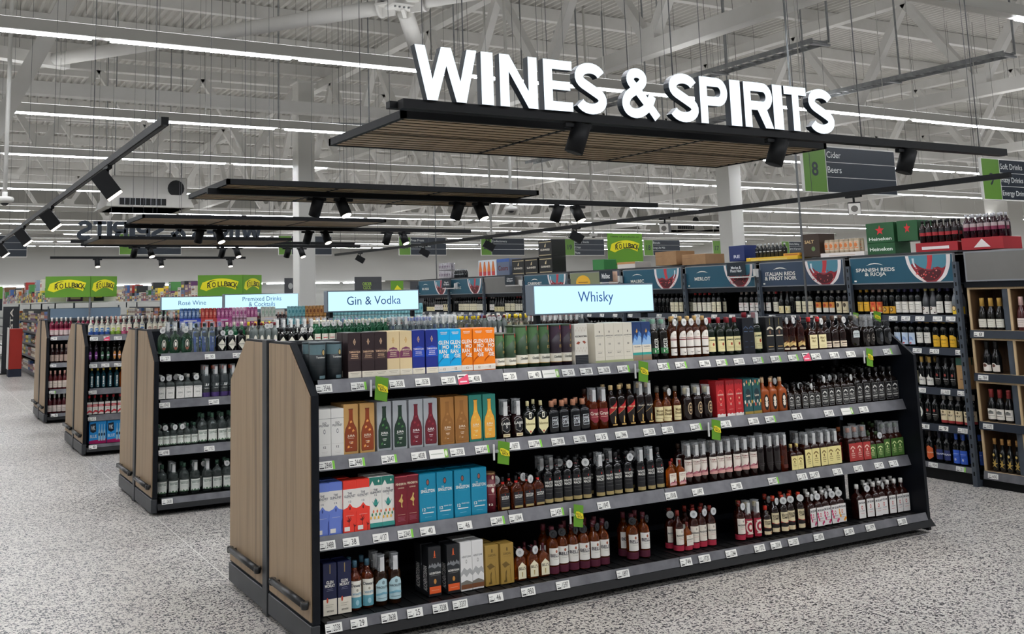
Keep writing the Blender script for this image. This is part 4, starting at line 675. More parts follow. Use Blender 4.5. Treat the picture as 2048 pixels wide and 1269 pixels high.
wine('w_grey', 'smoky wine bottle with round white label', 'c2b46a', 'd6d0c8', (.04, .28), [E(-.3, .75, .5, .3, 'd6d0c8'), E(-.3, .75, .36, .22, '4a3a34'), E(-.3, .75, .2, .12, 'b5a898'), E(.5, .2, .14, .1, '3a2424')], '45474a', 'burg'); wine('w_fizz', 'sparkling wine bottle with silver foil, yellow label', 'aeb0b0', 'd8b428', (.04, .28), [E(-.2, .8, .5, .4, '4a3a28'), E(-.2, .8, .36, .28, 'c9b078')], '6e7276', 'champ')
wine('w_bluew', 'wine bottle with pale blue picture label', '3a4660', 'b5c2d2', (.08, .48), [P([(-.7, .2), (0, .4), (.6, .3), (.4, .6), (-.3, .7)], '7f93b8'), E(-.1, .12, .3, .07, 'b04a50')]); wine('w_paper', 'wine bottle with square cream paper label', '8a6a3a', 'd6d2c8', (.14, .50), [T('ALTOS', -.2, .7, .6, .08, '4a463e'), T('IBERICOS', -.1, .5, .7, .08, '4a463e')]); wine('w_yelsh', 'wine bottle with low yellow label', '9a7a3c', None, (.03, .42), [P([(-1, 0), (1, 0), (1, .8), (.4, 1), (-.4, 1), (-1, .8)], 'd3a42c'), T('VINO', 0, .6, .7, .12, '6a4a18'), R(-.5, .3, .5, .33, '9a7420')]); wine('w_dark', 'wine bottle in dark glass with faint label', '26282a', None, (.1, .5), [R(-.5, .4, .5, .44, '6a6a6a'), R(-.4, .3, .4, .33, '5a5a5a')])
wine('w_strip', 'wine bottle with narrow cream strip label', '1c1d1f', 'cfc8a4', (.08, .5), tx, th=.5); wine('port', 'port bottle with white peaked label', 'a8884a', None, (.06, .42), [P([(-1, 0), (1, 0), (1, .66), (.3, .72), (0, 1), (-.3, .72), (-1, .66)], 'cfcbc2'), T('PORT', 0, .45, .8, .14, '4a4844')]); wine('portdark', 'dark port bottle with small red seal', '1a1b1d', None, (.1, .5), [E(0, .8, .25, .12, '8a3a34'), R(-.6, .45, .6, .5, '8f8c88'), R(-.4, .3, .4, .33, '6a6864')])
wine('w_round', 'dark bottle with round white lettered label', '2a3a34', None, (.1, .55), [E(0, .55, .75, .42, 'cfcdc4'), T('n', 0, .55, .4, .22, '26282a')]); wine('sherry', 'sherry bottle, cream label, red band', '8f8c86', 'cdbf9e', (.06, .48), [R(-1, 0, 1, .2, '8a2a2a'), T('DRY', 0, .6, .6, .14, '3a3024'), E(0, .84, .2, .09, '6a5a3c')])
wine('orangehex', 'dark bottle with orange six-sided label', '26201e', None, (.06, .52), [P([(-.9, .2), (-.9, .8), (0, 1), (.9, .8), (.9, .2), (0, 0)], 'b8542a'), T('CREAM', 0, .5, .9, .1, 'e0c0a8')]); wine('cream', 'navy bottle with blue lettered label', '1a1d2c', None, (.06, .52), [R(-.9, .1, .9, .8, '232c5a'), T('CREAM', 0, .5, 1.0, .12, 'd0d2da')]); wine('bluelab', 'bottle with bright blue cap and label', '2c4fa8', '2f55b0', (.05, .48), [R(-.7, .7, .7, .74, '9ab0e0'), E(0, .3, .2, .1, 'c8d2ea'), R(-.6, .5, .6, .53, '16307a')])
C_('winebox', 'tall brown and green wine carton', .095, .095, .30, '9a7a54', [R(-1, .76, 1, 1, '1f4034'), R(-.4, .3, .4, .33, '6a4a34'), R(-.5, .6, .3, .61, '7a5e3e')], name='wine_carton')
wine('champ', 'champagne bottle with gold foil, white label', 'b7924a', 'd3cec2', (.08, .34), tx, '12110f', 'champ', .30, 1.1, .041, 'champagne_bottle'); wine('champrose', 'rose champagne bottle with pale pink foil', 'c9a8a0', 'd8c8c0', (.1, .36), tx, '4a1f20', 'champ', .31, 1.1, .042, 'champagne_bottle'); wine('champdark', 'dark sparkling bottle with oval white label', '141414', 'cdc6bc', (.06, .26), [E(-.2, .9, .6, .4, 'cdc6bc'), E(-.2, .9, .4, .26, '5a3a30')], '101011', 'champ', .30, 1.1, .042, 'champagne_bottle')
wine('champlab', 'sparkling wine bottle with sketched house label', '7a2a2a', 'cfcac0', (.08, .40), [R(-.6, .5, .5, .72, '6a6a66'), P([(-.7, .7), (0, .85), (.6, .7)], '55554f'), R(-.7, .3, .7, .34, '6a6258')], '0f0f10', 'champ', .30, 1.1, .041, 'champagne_bottle'); wine('goldleaf', 'dark bottle with gold leaf print, tan foil', '9a7240', None, (.06, .55), [P([(-.7, .1), (-.1, .3), (-.6, .4), (0, .44), (-.3, .7), (.2, .5), (.5, .7), (.3, .4), (.8, .4), (.2, .28), (.6, .1), (0, .22)], '9a803e'), E(0, .9, .25, .09, 'b59a5a')], '0d0d0c', 'burg', .30, 1.1, .034)
wine('r_redcap', 'red wine bottle with red cap, cream label', 'b02a2c', 'dcd6c4', (.10, .48), tx); wine('r_wide', 'red wine bottle with wide ivory label', '1c1c1e', 'dcd4b8', (.08, .50), [T('RESERVA', 0, .6, .7, .1, '6a5a3c'), R(-.6, .3, .6, .33, '9a8c6c')]); wine('r_white', 'red wine bottle with grey cap, white label', 'a89a94', 'd8d2cc', (.12, .46), [R(-.7, .8, .2, .86, '8a2a2c'), R(-.6, .4, .6, .44, '5a5450')])
wine('r_low', 'sloping red wine bottle with low buttery label', '3a2222', 'd3c9a0', (.04, .32), [E(0, .6, .25, .2, 'b09c5c'), R(-.6, .25, .6, .3, '8f8050')], prof='burg'); wine('r_sun', 'red wine bottle with sunrise picture label', 'cfcbc4', 'd8d4cc', (.08, .46), [R(-1, .45, 1, 1, 'c2803a'), E(0, .7, .4, .16, 'a8402a')]); wine('r_tree', 'red wine bottle with cream tree label', 'cfcbc4', 'd3c6a6', (.06, .48), [E(0, .7, .4, .18, '4a3f30'), R(-.05, .45, .05, .6, '4a3f30'), R(-.6, .2, .6, .24, '6a5c44')]); wine('r_black', 'red wine bottle in black glass without label', '141416', None, (.1, .5), [R(-.3, .5, .3, .53, '3a3a3a')])
# ================================================================ shelving
GH, GD, GL = 1.633, 1.509, 5.06
_tk = {}
def ticket(price, green=False):
    k = (price, green)
    if k in _tk: return _tk[k]
    mb = MB()
    if price == '*p': w_, h_ = .075, .062
    elif price == '*g': w_, h_ = .125, .05
    else: w_, h_ = .098, .046
    mb.box(-w_/2, -.0015, -h_/2, w_/2, 0, h_/2, M_PAPER)
    fm = lambda u, v, o: (u*w_/2, -.0016-o, (v-.5)*h_)
    if price == '*p': its = [R(-1, 0, 1, .5, 'c23a58'), P([(-1, .5), (1, 1), (1, .5)], 'c23a58'), R(-.8, .72, .2, .86, '4a3a40'), R(-.7, .2, .6, .34, 'e8d0d6')]
    elif price == '*g': its = [R(.62, 0, 1, 1, '6fa03a'), E(.81, .5, .13, .34, 'dfe8cc'), R(-.85, .45, .45, .55, '9aa094')]
    else:
        its = [R(-.9, .62, -.45, .70, '6a6a6a'), R(-.9, .40, -.55, .46, '8a8a8a'), R(-.9, .12, -.35, .28, '2a2a2a')]
        small = '.' in price; p_ = price.replace('.', '')
        its += [T('£', -.22, .3, .05, .34, '2a2a2a'), T(p_, .34 if not green else .2, .5, .42 if small else .3, .66, '1d1d1f')]
        if green: its += [R(.72, 0, 1, 1, '6fae3a')]
    paint(mb, its, fm, bold=False); _tk[k] = mb.mesh('price_ticket'); return _tk[k]
def end_poly(f, m=0.0):
    a, bb = (.0+m, .705-m)
    return [(a, .15+m), (bb, .15+m), (bb, GH-m), (.342+m*.4, GH-m), (a, 1.353-m*.4)] if f else [(GD-y, z) for y, z in end_poly(True, m)][::-1]
SHELF = {}
def gondola(key, y0, label, levels, base):
    t = thing('shelving_gondola', label, 'shelving unit', (GL/2, y0, 0)); ox = -GL/2
    def bld(mb, name, par=t): return mb.build(name, par)
    for f in (True, False):
        mb = MB(); mb.prism(end_poly(f), ox-.022, ox+.02, M_NAVY, 'x'); bld(mb, 'end_frame')
        mb = MB(); mb.prism(end_poly(f, .013), ox-.030, ox-.022, M_OAK, 'x'); bld(mb, 'wood_end_panel')
        ya, yb = (.0, .705) if f else (GD-.705, GD)
        mb = MB(); mb.box(ox-.034, ya, .025, ox+.02, yb, .145, M_KICK, .004); bld(mb, 'kick_plate')
        ya, yb = (.02, .54) if f else (.82, 1.385)
        mb = MB(); mb.cyl((ox-.062, ya, .255), (ox-.062, yb, .255), .021, M_RUBBER, 14)
        for yy in (ya, yb): mb.loft([(.236, .020, .022, 2), (.255, .022, .024, 2), (.274, .020, .022, 2)], M_RUBBER, 12, cx=ox-.062, cy=yy)
        for yy in (ya+.03, yb-.03): mb.cyl((ox-.062, yy, .255), (ox-.03, yy, .255), .013, M_RUBBER, 8)
        bld(mb, 'bumper_rail')
        mb = MB(); pl = [(0, .02), (.705, .02), (.705, GH), (.342, GH), (0, 1.353)]; pl = pl if f else [(GD-y, z) for y, z in pl][::-1]
        mb.prism(pl, -ox, -ox+.03, M_NAVY, 'x'); bld(mb, 'navy_end_panel')
    mb = MB(); mb.box(ox-.04, .713, .01, ox+.02, .796, GH+.006, M_KICK, .004); bld(mb, 'end_post')
    mb = MB(); mb.box(ox+.02, .735, .12, -ox, .775, GH-.01, M_NAVY); mb.box(ox+.02, .725, GH-.03, -ox, .785, GH-.008, M_KICK); bld(mb, 'back_panel')
    for s in (1, -1):
        fy = (lambda y: y) if s == 1 else (lambda y: GD-y)
        mb = MB(); mb.box(ox+.02, fy(.14), 0.0, -ox, fy(.18), .10, M_BLACK); bld(mb, 'plinth')
        mb = MB(); mb.prism([(fy(-.035), .055), (fy(.0), .10), (fy(.12), .10), (fy(.12), .04), (fy(.03), .04)] if s == 1 else [(fy(-.035), .055), (fy(.03), .04), (fy(.12), .04), (fy(.12), .10), (fy(.0), .10)], ox+.02, -ox+.04, M_BLACK, 'x'); bld(mb, 'base_bumper')
        for k in range(4):
            xa, xb = ox+.06+1.25*k+.003, ox+.06+1.25*(k+1)-.003
            mb = MB(); mb.box(xa, fy(.02), base-.04, xb, fy(.73), base-.004, M_BLACK)
            for q in range(14): mb.box(xa+.05+.087*q, fy(.07), base-.005, xa+.062+.087*q, fy(.7), base, M_BLACK)
            dk = bld(mb, 'base_deck'); SHELF[(key, s, 0, k)] = dk
            mb = MB(); mb.prism([(fy(-.004), base-.04), (fy(.012), base+.012), (fy(.02), base+.012), (fy(.004), base-.045)][::s], xa, xb, M_RAIL, 'x'); mb.build('price_rail', dk)
            for li, z in enumerate(levels):
                mb = MB(); dep = .735
                mb.box(xa, fy(.128), z-.028, xb, fy(dep), z, M_BLACK)
                for e in (xa+.004, xb-.012): mb.prism([(fy(.2), z-.03), (fy(dep), z-.03), (fy(dep), z-.12)][::s], e, e+.006, M_BLACK, 'x')
                sh = bld(mb, 'shelf'); SHELF[(key, s, li+1, k)] = sh
                mb = MB(); mb.prism([(fy(.098), z-.068), (fy(.124), z+.006), (fy(.13), z+.006), (fy(.104), z-.070)][::s], xa, xb, M_RAIL, 'x'); mb.build('price_rail', sh)
    return t
G_LV = {'near': (0.0, [1.42, .995, .565], .14), 'second': (3.88, [1.41, .99, .568], .135), 'third': (7.802, [1.48, 1.14, .81, .48], .125), 'fourth': (11.673, [1.375, .94, .518], .14)}
gondola('near', 0.0, 'big wooden-ended shelving gondola of whisky under the lit wines sign', *G_LV['near'][1:])
gondola('second', 3.88, 'wooden-ended shelving gondola of gin, directly behind the whisky gondola', *G_LV['second'][1:])
gondola('third', 7.802, 'wooden-ended shelving gondola with five levels, blue multipacks at its base', *G_LV['third'][1:])
gondola('fourth', 11.673, 'wooden-ended shelving gondola of rose wine, last of the four deep', *G_LV['fourth'][1:])
def put_ticket(key, li, xw, price, side=1):
    y0, lv, base = G_LV[key]; k = min(3, max(0, int((xw-.06)/1.25))); sh = SHELF[(key, side, li, k)]; g = price.endswith('g') and price != '*g'
    me = ticket(price.rstrip('g') if price != '*g' else price, g); wd = .125 if price == '*g' else .098
    xx = xw+wd/2-GL/2; z = (lv[li-1]-.040) if li else base-.018
    part('price_ticket', me, sh, (xx, .1045 if li else -.004, z), (-.33 if li else -.27, 0, 0))
for i, s_ in enumerate(('S4', 'S1', 'S2', 'S3')):
    for x, pr in TICK[s_]: put_ticket('near', i, x, pr)
for key, rows in {'second': ((1, ((.05, '27'), (.47, '30'), (.74, '10.42'), (.9, '*p'))), (2, ((.05, '17.43'), (.51, '16.47'))), (3, ((.05, '6.98'), (.47, '17.52'))), (0, ((.06, '26.08'),))),
                  'third': ((1, ((.05, '10.09'), (.21, '*p'), (.35, '10.09'), (.55, '11'))), (2, ((.05, '7.97'), (.2, '7.97'), (.36, '7.97'))), (3, ((.05, '3.12'), (.46, '3'))), (4, ((.05, '3.12'),)), (0, ((.05, '8'),))),
                  'fourth': ((1, ((.05, '4.97'), (.38, '5'))), (2, ((.05, '4.98'),)), (3, ((.05, '6.20g'),)), (0, ((.08, '5'),)))}.items():
    for li, ts in rows:
        for x, pr in ts: put_ticket(key, li, x, pr)

# ---------------------------------------------------------------- putting goods on shelves
_rng = random.Random(3)
COUNT = {}
def place(key, x, y, z, rz, label, group, sec=None):
    d = D[key]
    if d.get('one'):
        o = bpy.data.objects.new(d['name'], d['parts'][0][1]); C.objects.link(o); o.location = (x, y, z); o.rotation_euler[2] = rz
    else:
        o = empty(d['name'], (x, y, z), rz)
        for nm, me in d['parts']: part(nm, me, o)
        if sec in ('box', 'case'): nm, me = SEC[sec]; part(nm, me, o, (0, 0, d['h']+.004))
        elif sec: nm, me = SEC[sec]; s = _rng.choice((-1, 1)); part(nm, me, o, (s*.012, -d['neck']-.012, d['h']*.86), (0, 0, s*_rng.uniform(.1, .6)))
    tag(o, label, d['cat'], group); COUNT[d['name']] = COUNT.get(d['name'], 0)+1
    return o
def parse(s): return [(t.split(':')[0], float(v)) for t in s.split() for v in t.split(':')[1].split(',')]
def spread_out(row, lo=None, hi=None):
    """keep neighbours on one shelf from touching"""
    row = sorted(row, key=lambda r: r[1]); xs = [r[1] for r in row]; ws = [D[r[0]]['w'] for r in row]
    for _ in range(400):
        for i in range(len(xs)-1):
            g = (ws[i]+ws[i+1])/2+.0012-(xs[i+1]-xs[i])
            if g > 0: xs[i] -= g/2; xs[i+1] += g/2
        if lo is not None and xs: xs[0] = max(xs[0], lo+ws[0]/2)
        if hi is not None and xs: xs[-1] = min(xs[-1], hi-ws[-1]/2)
    return [(r[0], x) for r, x in zip(row, xs)]
def row_labels(row, where, ref):
    n = {}; tot = {}
    for k, _ in row: tot[k] = tot.get(k, 0)+1
    out = []
    for k, _ in row:
        n[k] = n.get(k, 0)+1
        out.append('%s, %s%s' % (D[k]['desc'], ('%s %s, ' % (ordw(n[k]), ref)) if tot[k] > 1 else '', where))
    return out
def stock(row, y0, z, where, ref, group, behind=0, hi=5.05, lo=.035, skip=()):
    row = spread_out(row, lo, hi); labs = row_labels(row, where, ref)
    for i, ((k, x), lb) in enumerate(zip(row, labs)):
        d = D[k]; sec = d.get('sec')
        if sec == 'mix': sec = _rng.choice(('disc', 'box', None, None))
        elif sec == 'disc': sec = _rng.choice(('disc', 'disc', None, None))
        jy = _rng.uniform(0, .012); rz = _rng.uniform(-.02, .02) if d.get('one') else (_rng.uniform(-.12, .12) if d['d'] == d['w'] else _rng.uniform(-.03, .03))
        if d.get('one') : rz *= .3
        place(k, x, y0+.136+d['d']/2+jy, z+.0012, rz, lb, group, sec)
    if behind:
        for q in range(1, behind+4):
            br = [(k, x) for k, x in row if k not in skip and (q <= behind or (k == 'blackjug_l' or (k == 'apple' and q < 3)))]
            if not br: continue
            labs = row_labels(br, where, 'in %s row' % ('back', 'third', 'fourth', 'fifth')[q-1])
            for (k, x), lb in zip(br, labs):
                d = D[k]
                if _rng.random() < .12: continue
                if d['desc']+', '+where == lb: lb = d['desc']+', %s row, ' % ('back', 'third', 'fourth', 'fifth')[q-1]+where
                yy = y0+.14+d['d']/2+q*(max(d['d'], .072)+.010)
                sec = d.get('sec'); sec = _rng.choice((sec, None)) if sec not in ('mix',) else _rng.choice(('box', 'disc', None))
                place(k, x, yy, z+.0012, 0, lb, group, sec)
nice = {'S1': 'top shelf', 'S2': 'second shelf', 'S3': 'third shelf', 'S4': 'bottom deck', 'S5': 'bottom deck'}
for key, gname in (('near', 'near gondola'), ('second', 'gin gondola'), ('third', 'third gondola'), ('fourth', 'rose gondola')):
    y0 = G_LV[key][0]
    for s_, (z, txt) in ROWS[key].items():
        sh = nice[s_] if not (key == 'third' and s_ == 'S4') else 'fourth shelf'
        stock(parse(txt), y0, z, '%s %s' % (gname, sh), 'from wooden end', 'goods on the %s %s' % (gname, sh), behind=1 if key == 'near' or (key == 'second' and s_ != 'S1') else 0)
# goods on the farther top shelves that show over the whisky cartons
def fill(keys, xa, xb, y0, z, gname, sh, group, behind=0, gap=.004):
    row = []; x = xa; i = 0
    while x < xb:
        k = keys[i % len(keys)]; n = _rng.choice((3, 4, 4, 5))
        for _ in range(n):
            w_ = D[k]['w']
            if x+w_ > xb: break
            row.append((k, x+w_/2)); x += w_+gap
        i += 1
        if x+.09 > xb: break
    stock(row, y0, z, '%s %s' % (gname, sh), 'along', group, behind, lo=None, hi=None)
wk('redcap_gin', 'clear gin bottle with dark red cap', '6a7270', 'c8c4b8'); D['redcap_gin']['parts'][1] = ('cap', (lambda mb: (mb.loft([(.89*.26, .0135, .0135, 2), (.26, .013, .013, 2)], mat('closure', '6a1420', .35), 12), mb.mesh('cap'))[1])(MB())); D['redcap_gin'].update(sec='disc', name='gin_bottle')
B('greengin', 'emerald green gin bottle with cream label', .262, .036, 'whisky', '1f6a44', 'tint', 'c9c4b4', [R(-.6, .6, .6, .66, 'a8322a'), R(-.5, .4, .5, .43, '4a4a42')], (.1, .5), 1.1, bg='d8d4c6', name='gin_bottle', sec='disc')
B('silvervod', 'frosted vodka bottle with silver cap', .27, .036, 'slim', 'b5c0c4', 'clear', 'b5b7ba', [R(-.6, .5, .6, .6, '3a5a8a'), R(-.5, .3, .5, .34, '8a98a4')], (.1, .6), .9, bg=None, name='vodka_bottle', sec='box')
B('bluevod', 'clear vodka bottle with deep blue label', .262, .035, 'whisky', '8a969c', 'clear', '2a3f8a', [R(-.6, .6, .6, .68, 'd0d6e0'), E(0, .3, .3, .12, 'd0d6e0')], (.1, .5), 1.1, bg='26428f', name='vodka_bottle', sec='case')
B('yelvod', 'clear flavoured vodka bottle with yellow cap', .258, .035, 'whisky', '9a9c8c', 'clear', 'c9b02a', [R(-1, 0, 1, .4, 'b03a34'), R(-.5, .6, .5, .66, '4a4a42')], (.1, .5), 1.1, bg='d8d2b8', name='vodka_bottle')
B('darkrum', 'dark rum bottle with red cap', .262, .036, 'whisky', '1c0f0c', 'dark', '9a2420', [R(-.6, .5, .6, .6, '8a2a24')], (.1, .5), 1.1, bg='cdbf9e', name='rum_bottle', sec='box')
fill(['redcap_gin', 'hend', 'greengin', 'greengin', 'greengin', 'silvervod', 'bluevod', 'silvervod', 'yelvod', 'redcap_gin', 'yelvod', 'darkrum', 'darkrum', 'silvervod', 'bluevod', 'bluevod'], .95, 5.0, 3.88, 1.41, 'gin gondola', 'top shelf', 'goods on the gin gondola top shelf', 1)
fill(['silvervod', 'bluevod', 'greengin', 'yelvod', 'silvervod'], .2, 5.0, 3.88+.45, 1.41, 'gin gondola', 'rear top shelf', 'goods on the gin gondola rear top shelf')
row = []
for k, xa, xb in (('can_blue', 1.22, 1.50), ('can_red', 1.51, 1.72), ('can_pink', 1.73, 1.93), ('can_dot', 1.94, 2.14), ('can_pink', 2.15, 2.29), ('can_white', 2.36, 2.58), ('can_teal', 2.75, 3.0), ('can_amber', 3.02, 3.34), ('can_teal', 3.4, 4.9)):
    x = xa
    while x < xb-.028: row.append((k, x+.026)); x += .0545
for q, zz in ((0, 1.482), (1, 1.6425)): 
    for lb, (k, x) in zip(row_labels(row, 'third gondola %s tier of cans' % ('lower' if q == 0 else 'upper'), 'along'), row): place(k, x, 7.802+.20, zz, 0, lb, 'drinks cans on the third gondola top shelf')
for i, (xa, xb, c) in enumerate(((1.22, 1.50, '3346a8'), (1.51, 1.72, 'b8463e'), (1.73, 1.93, 'a84a84'), (2.15, 2.29, 'ded2c8'), (2.36, 2.58, 'd8cfc6'))):
    mb = MB(); y_ = 7.802+.17
    mb.box(xa-.004, y_-.001, 1.605, xb+.006, y_+.0015, 1.66, ink(c)); mb.box(xa+.05, y_-.0018, 1.622, xb-.05, y_-.001, 1.640, ink('dcdce6'))
    tag(mb.build('can_tray'), '%s card tray front across two tiers of slim cans' % ('blue', 'red', 'magenta', 'off-white', 'cream')[i], 'tray', None)
fill(['pinkfiz', 'rosepale', 'roseblush', 'rosetall'], .45, 4.9, 11.673, 1.375, 'rose gondola', 'top shelf', 'goods on the rose gondola top shelf')
fill(['rtd_white', 'silvervod', 'rtd_pink', 'rtd_blue'], .78, 1.2, 7.802, 1.48, 'third gondola', 'top shelf by the cans', 'goods on the third gondola top shelf')
# small cartons lying on the third gondola
for i, x in enumerate((.88, 1.02)):
    C_('redlab%d' % i, 'cream carton with dark red panel', .125, .09, .12, 'cfc8bc', [R(-.7, .2, .7, .85, '6a1a22'), R(-.2, .5, .2, .9, 'cfc4a8')], name='gift_carton') if i == 0 else None
    place('redlab0', x, 7.802+.30, 1.482+.24 if 0 else 1.4815, 0, 'cream gift carton with dark red panel, %s along, third gondola top' % ordw(i+1), 'gift cartons on the third gondola')
# ================================================================ wine wall along the far side
WX = 7.07; WZ = [1.60, 1.28, .89, .535]; BW = 1.26
M_BANNER = mat('teal_print', '1f5266', .35)
M_FRAME = mat('banner_frame', '8a8d90', .4, .3)
M_POST = mottled('slate_upright', '3c434c', '454d57', 8, .45)
M_GREYPANEL = mottled('plain_grey_panel', '6f6d69', '74726e', 3, .5)
def arc(cx, cy, rx, ry, a0, a1, n=12): return [(cx+rx*math.cos(math.radians(a0+(a1-a0)*i/n)), cy+ry*math.sin(math.radians(a0+(a1-a0)*i/n))) for i in range(n+1)]
def smooth(pts, n=5):
    P4 = [pts[0]]+pts+[pts[-1]]; out = []
    for i in range(1, len(P4)-2):
        for k in range(n):
            t = k/n; out.append(tuple(.5*(2*P4[i][d]+(P4[i+1][d]-P4[i-1][d])*t+(2*P4[i-1][d]-5*P4[i][d]+4*P4[i+1][d]-P4[i+2][d])*t*t+(3*P4[i][d]-P4[i-1][d]-3*P4[i+1][d]+P4[i+2][d])*t**3) for d in (0, 1)))
    return out+[pts[-1]]
def glass_art(u0, u1, flip=False):
    """big wine glass with splashing red wine, as flat printed shapes"""
    m = lambda u: u0+(u1-u0)*(1-u if flip else u)
    q = lambda pts, c: P([(m(u), v) for u, v in pts], c)
    Lo = smooth([(.02, 1), (.05, .7), (.12, .42), (.24, .16), (.38, .0)]); Li = smooth([(.09, 1), (.12, .72), (.19, .46), (.30, .22), (.45, .0)])
    Ri = smooth([(.66, .0), (.78, .2), (.86, .45), (.90, .72), (.91, 1)]); Ro = smooth([(.74, .0), (.87, .2), (.94, .45), (.98, .7), (.995, 1)])
    top = smooth([(.135, .66), (.20, .74), (.30, .60), (.42, .50), (.56, .46), (.70, .56), (.80, .50), (.885, .58)])
    out = [q(Lo+Ro, '3f7080'), q([u for u in Li if u[1] < .70][0:]+[u for u in Ri if u[1] < .62]+top[::-1], '7a1f28'), q(smooth([(.27, .40), (.38, .48), (.52, .40), (.66, .46), (.78, .38), (.70, .14), (.56, .04), (.44, .06), (.33, .2)]), '43131a'),
           q(smooth([(.50, 1), (.50, .75), (.46, .5)])+smooth([(.56, .46), (.60, .75), (.62, 1)]), 'a8343a'), q(Lo+Li[::-1], 'd9cfcc'), q(Ri+Ro[::-1], 'd9cfcc'), q(smooth([(.16, .9), (.18, .68), (.24, .5)])+smooth([(.27, .5), (.22, .68), (.21, .9)]), 'b9c4c8')]
    for i in range(26):
        a = random.uniform(.2, .78); v = random.uniform(.1, .55); s = random.uniform(.012, .03); out.append(q([(a, v), (a+s, v+.02), (a+s*.6, v+.06), (a-s*.4, v+.04)], random.choice(('c24a48', 'd8827c', '9a2830', 'b83a3c'))))
    return out
BANN = {0: 'SPANISH REDS\n& RIOJA', 1: 'ITALIAN REDS\n& PINOT NOIR', 2: 'MERLOT', 3: 'MALBEC', 5: 'CABERNET\nSAUVIGNON', 7: 'SHIRAZ', 8: 'BIG REDS'}
BNAME = {0: 'spanish reds', 1: 'italian reds', 2: 'merlot', 3: 'malbec', 4: 'vineyard picture', 5: 'cabernet', 6: 'blank grey header', 7: 'shiraz', 8: 'big reds'}
WSH = {}
def wine_bay(k, label, header=True):
    yc = .87+BW*(k+.5); t = thing('wine_bay', label, 'shelving unit', (WX, yc, 0), -math.pi/2)
    h = BW/2
    def bld(mb, nm, par=t): return mb.build(nm, par)
    mb = MB(); mb.box(-h+.003, .522, 0, h-.003, .56, 2.205, M_NAVY); bld(mb, 'back_panel')
    mb = MB(); mb.box(-h+.005, .03, 0, h-.005, .06, .105, M_BLACK); mb.box(-h+.005, .06, .06, h-.005, .52, .10, M_BLACK); bld(mb, 'plinth')
    for x in ((-h+.023, h-.023) if k == 0 else (-h+.023,)):
        mb = MB(); z1 = 2.06 if k >= 0 else 2.0; zb = 0.0
        mb.box(x-.022, -.045, zb, x+.022, .0, 2.12, M_POST)
        for i in range(24): z = .1+i*.085; mb.box(x-.007, -.0465, z, x+.007, -.045, z+.038, M_BLACK)
        mb.box(x-.02, 0, 0, x+.02, .5, .06, M_POST); mb.box(x-.02, .46, 0, x+.02, .515, 2.2, M_POST)
        bld(mb, 'slotted_upright')
    for li, z in enumerate(WZ+[.16]):
        mb = MB(); mb.box(-h+.047, .012, z-.020, h-(.047 if k == 0 else .002), .518, z, M_NAVY); sh = bld(mb, 'shelf'); WSH[(k, li)] = sh
        mb = MB(); mb.prism([(-.006, z-.066), (.008, z+.004), (.013, z+.004), (0, z-.068)] if li < 4 else [(-.004, z-.05), (.008, z+.002), (.013, z+.002), (0, z-.05)], -h+.047, h-(.047 if k == 0 else .002), M_RAILN if li < 4 else M_RAIL, 'x'); mb.build('price_rail', sh)
    if header:
        mb = MB(); mb.box(-h+.03, -.012, 1.922, h-.05, .02, 2.21, M_FRAME); bld(mb, 'banner_frame')
        mb = MB(); W_ = (2*h-.10)/2; xc = -.01
        fm = lambda u, v, o: (xc+u*W_, -.0125-o, 1.934+v*.264)
        mb.box(xc-W_, -.0128, 1.934, xc+W_, -.012, 2.198, M_BANNER if k not in (6,) else M_GREYPANEL)
        if k == 4: its = [R(-1, 0, 1, 1, '6f7358'), P([(.2, 0), (.5, 1), (1, 1), (1, 0)], '3f4258'), E(-.45, .45, .3, .42, 'd9a62e'), R(-.6, .3, -.3, .36, '6a4a1a'), R(-.65, .45, -.25, .5, '6a4a1a'), P([(.55, 0), (.95, 0), (.95, 1), (.7, 1)], 'd8b49c')]
        elif k == 6: its = []
        else:
            its = glass_art(.12 if k != 2 else .15, .98, k in (3,)); s = BANN[k]; two = '\n' in s
            if k == 1: its = [R(-1, 0, 1, 1, '2c3a4c')]+its
            its = its+[T(s, -.48, .42, .40 if two else .24, .36 if two else .17, 'e6e4da'), P([(-.66, .70), (-.56, .78), (-.48, .80), (-.40, .78), (-.30, .70), (-.40, .74), (-.48, .755), (-.56, .74)], 'd8d6cc'), R(-.93, .06, -.88, .12, 'd8d6cc')]
        paint(mb, its, lambda u, v, o: (xc+u*W_, -.0129-o, 1.934+v*.264)); bld(mb, 'banner_print')
        mb = MB(); mb.box(-h+.024, .02, 1.90, h-.024, .50, 1.918, M_NAVY); mb.box(-h+.024, -.005, 1.865, h-.024, .01, 1.918, M_NAVY); bld(mb, 'canopy_panel')
        mb = MB(); mb.box(-h+.024, .03, 2.215, h-.024, 1.0, 2.235, M_KICK); bld(mb, 'top_stock_deck')
    return t
for k in range(9): wine_bay(k, 'navy wine shelving bay under the %s header panel' % BNAME[k] if k not in (4, 6) else 'navy wine shelving bay under a %s' % ('vineyard picture header' if k == 4 else 'blank grey header panel'))
def wplace(row, z, where, ref, group, behind=1, lo=None, hi=None):
    row = [(k, -y) for k, y in row]                       # along the wall, toward the camera
    row = spread_out(row, lo, hi); row = row[::-1]; labs = row_labels(row, where, ref)
    for (k, v), lb in zip(row, labs): place(k, WX+.035+D[k]['d']/2+_rng.uniform(0, .01), -v, z+.0012, -math.pi/2+(0 if D[k].get('one') else _rng.uniform(-.1, .1)), lb, group)
    for q in range(behind):
        for (k, v), lb in zip(row, row_labels(row, where, ref+', behind')):
            if lb == '%s, %s' % (D[k]['desc'], where): lb = '%s, behind, %s' % (D[k]['desc'], where)
            place(k, WX+.045+D[k]['d']*1.5+.012, -v, z+.0012, -math.pi/2, lb, group)
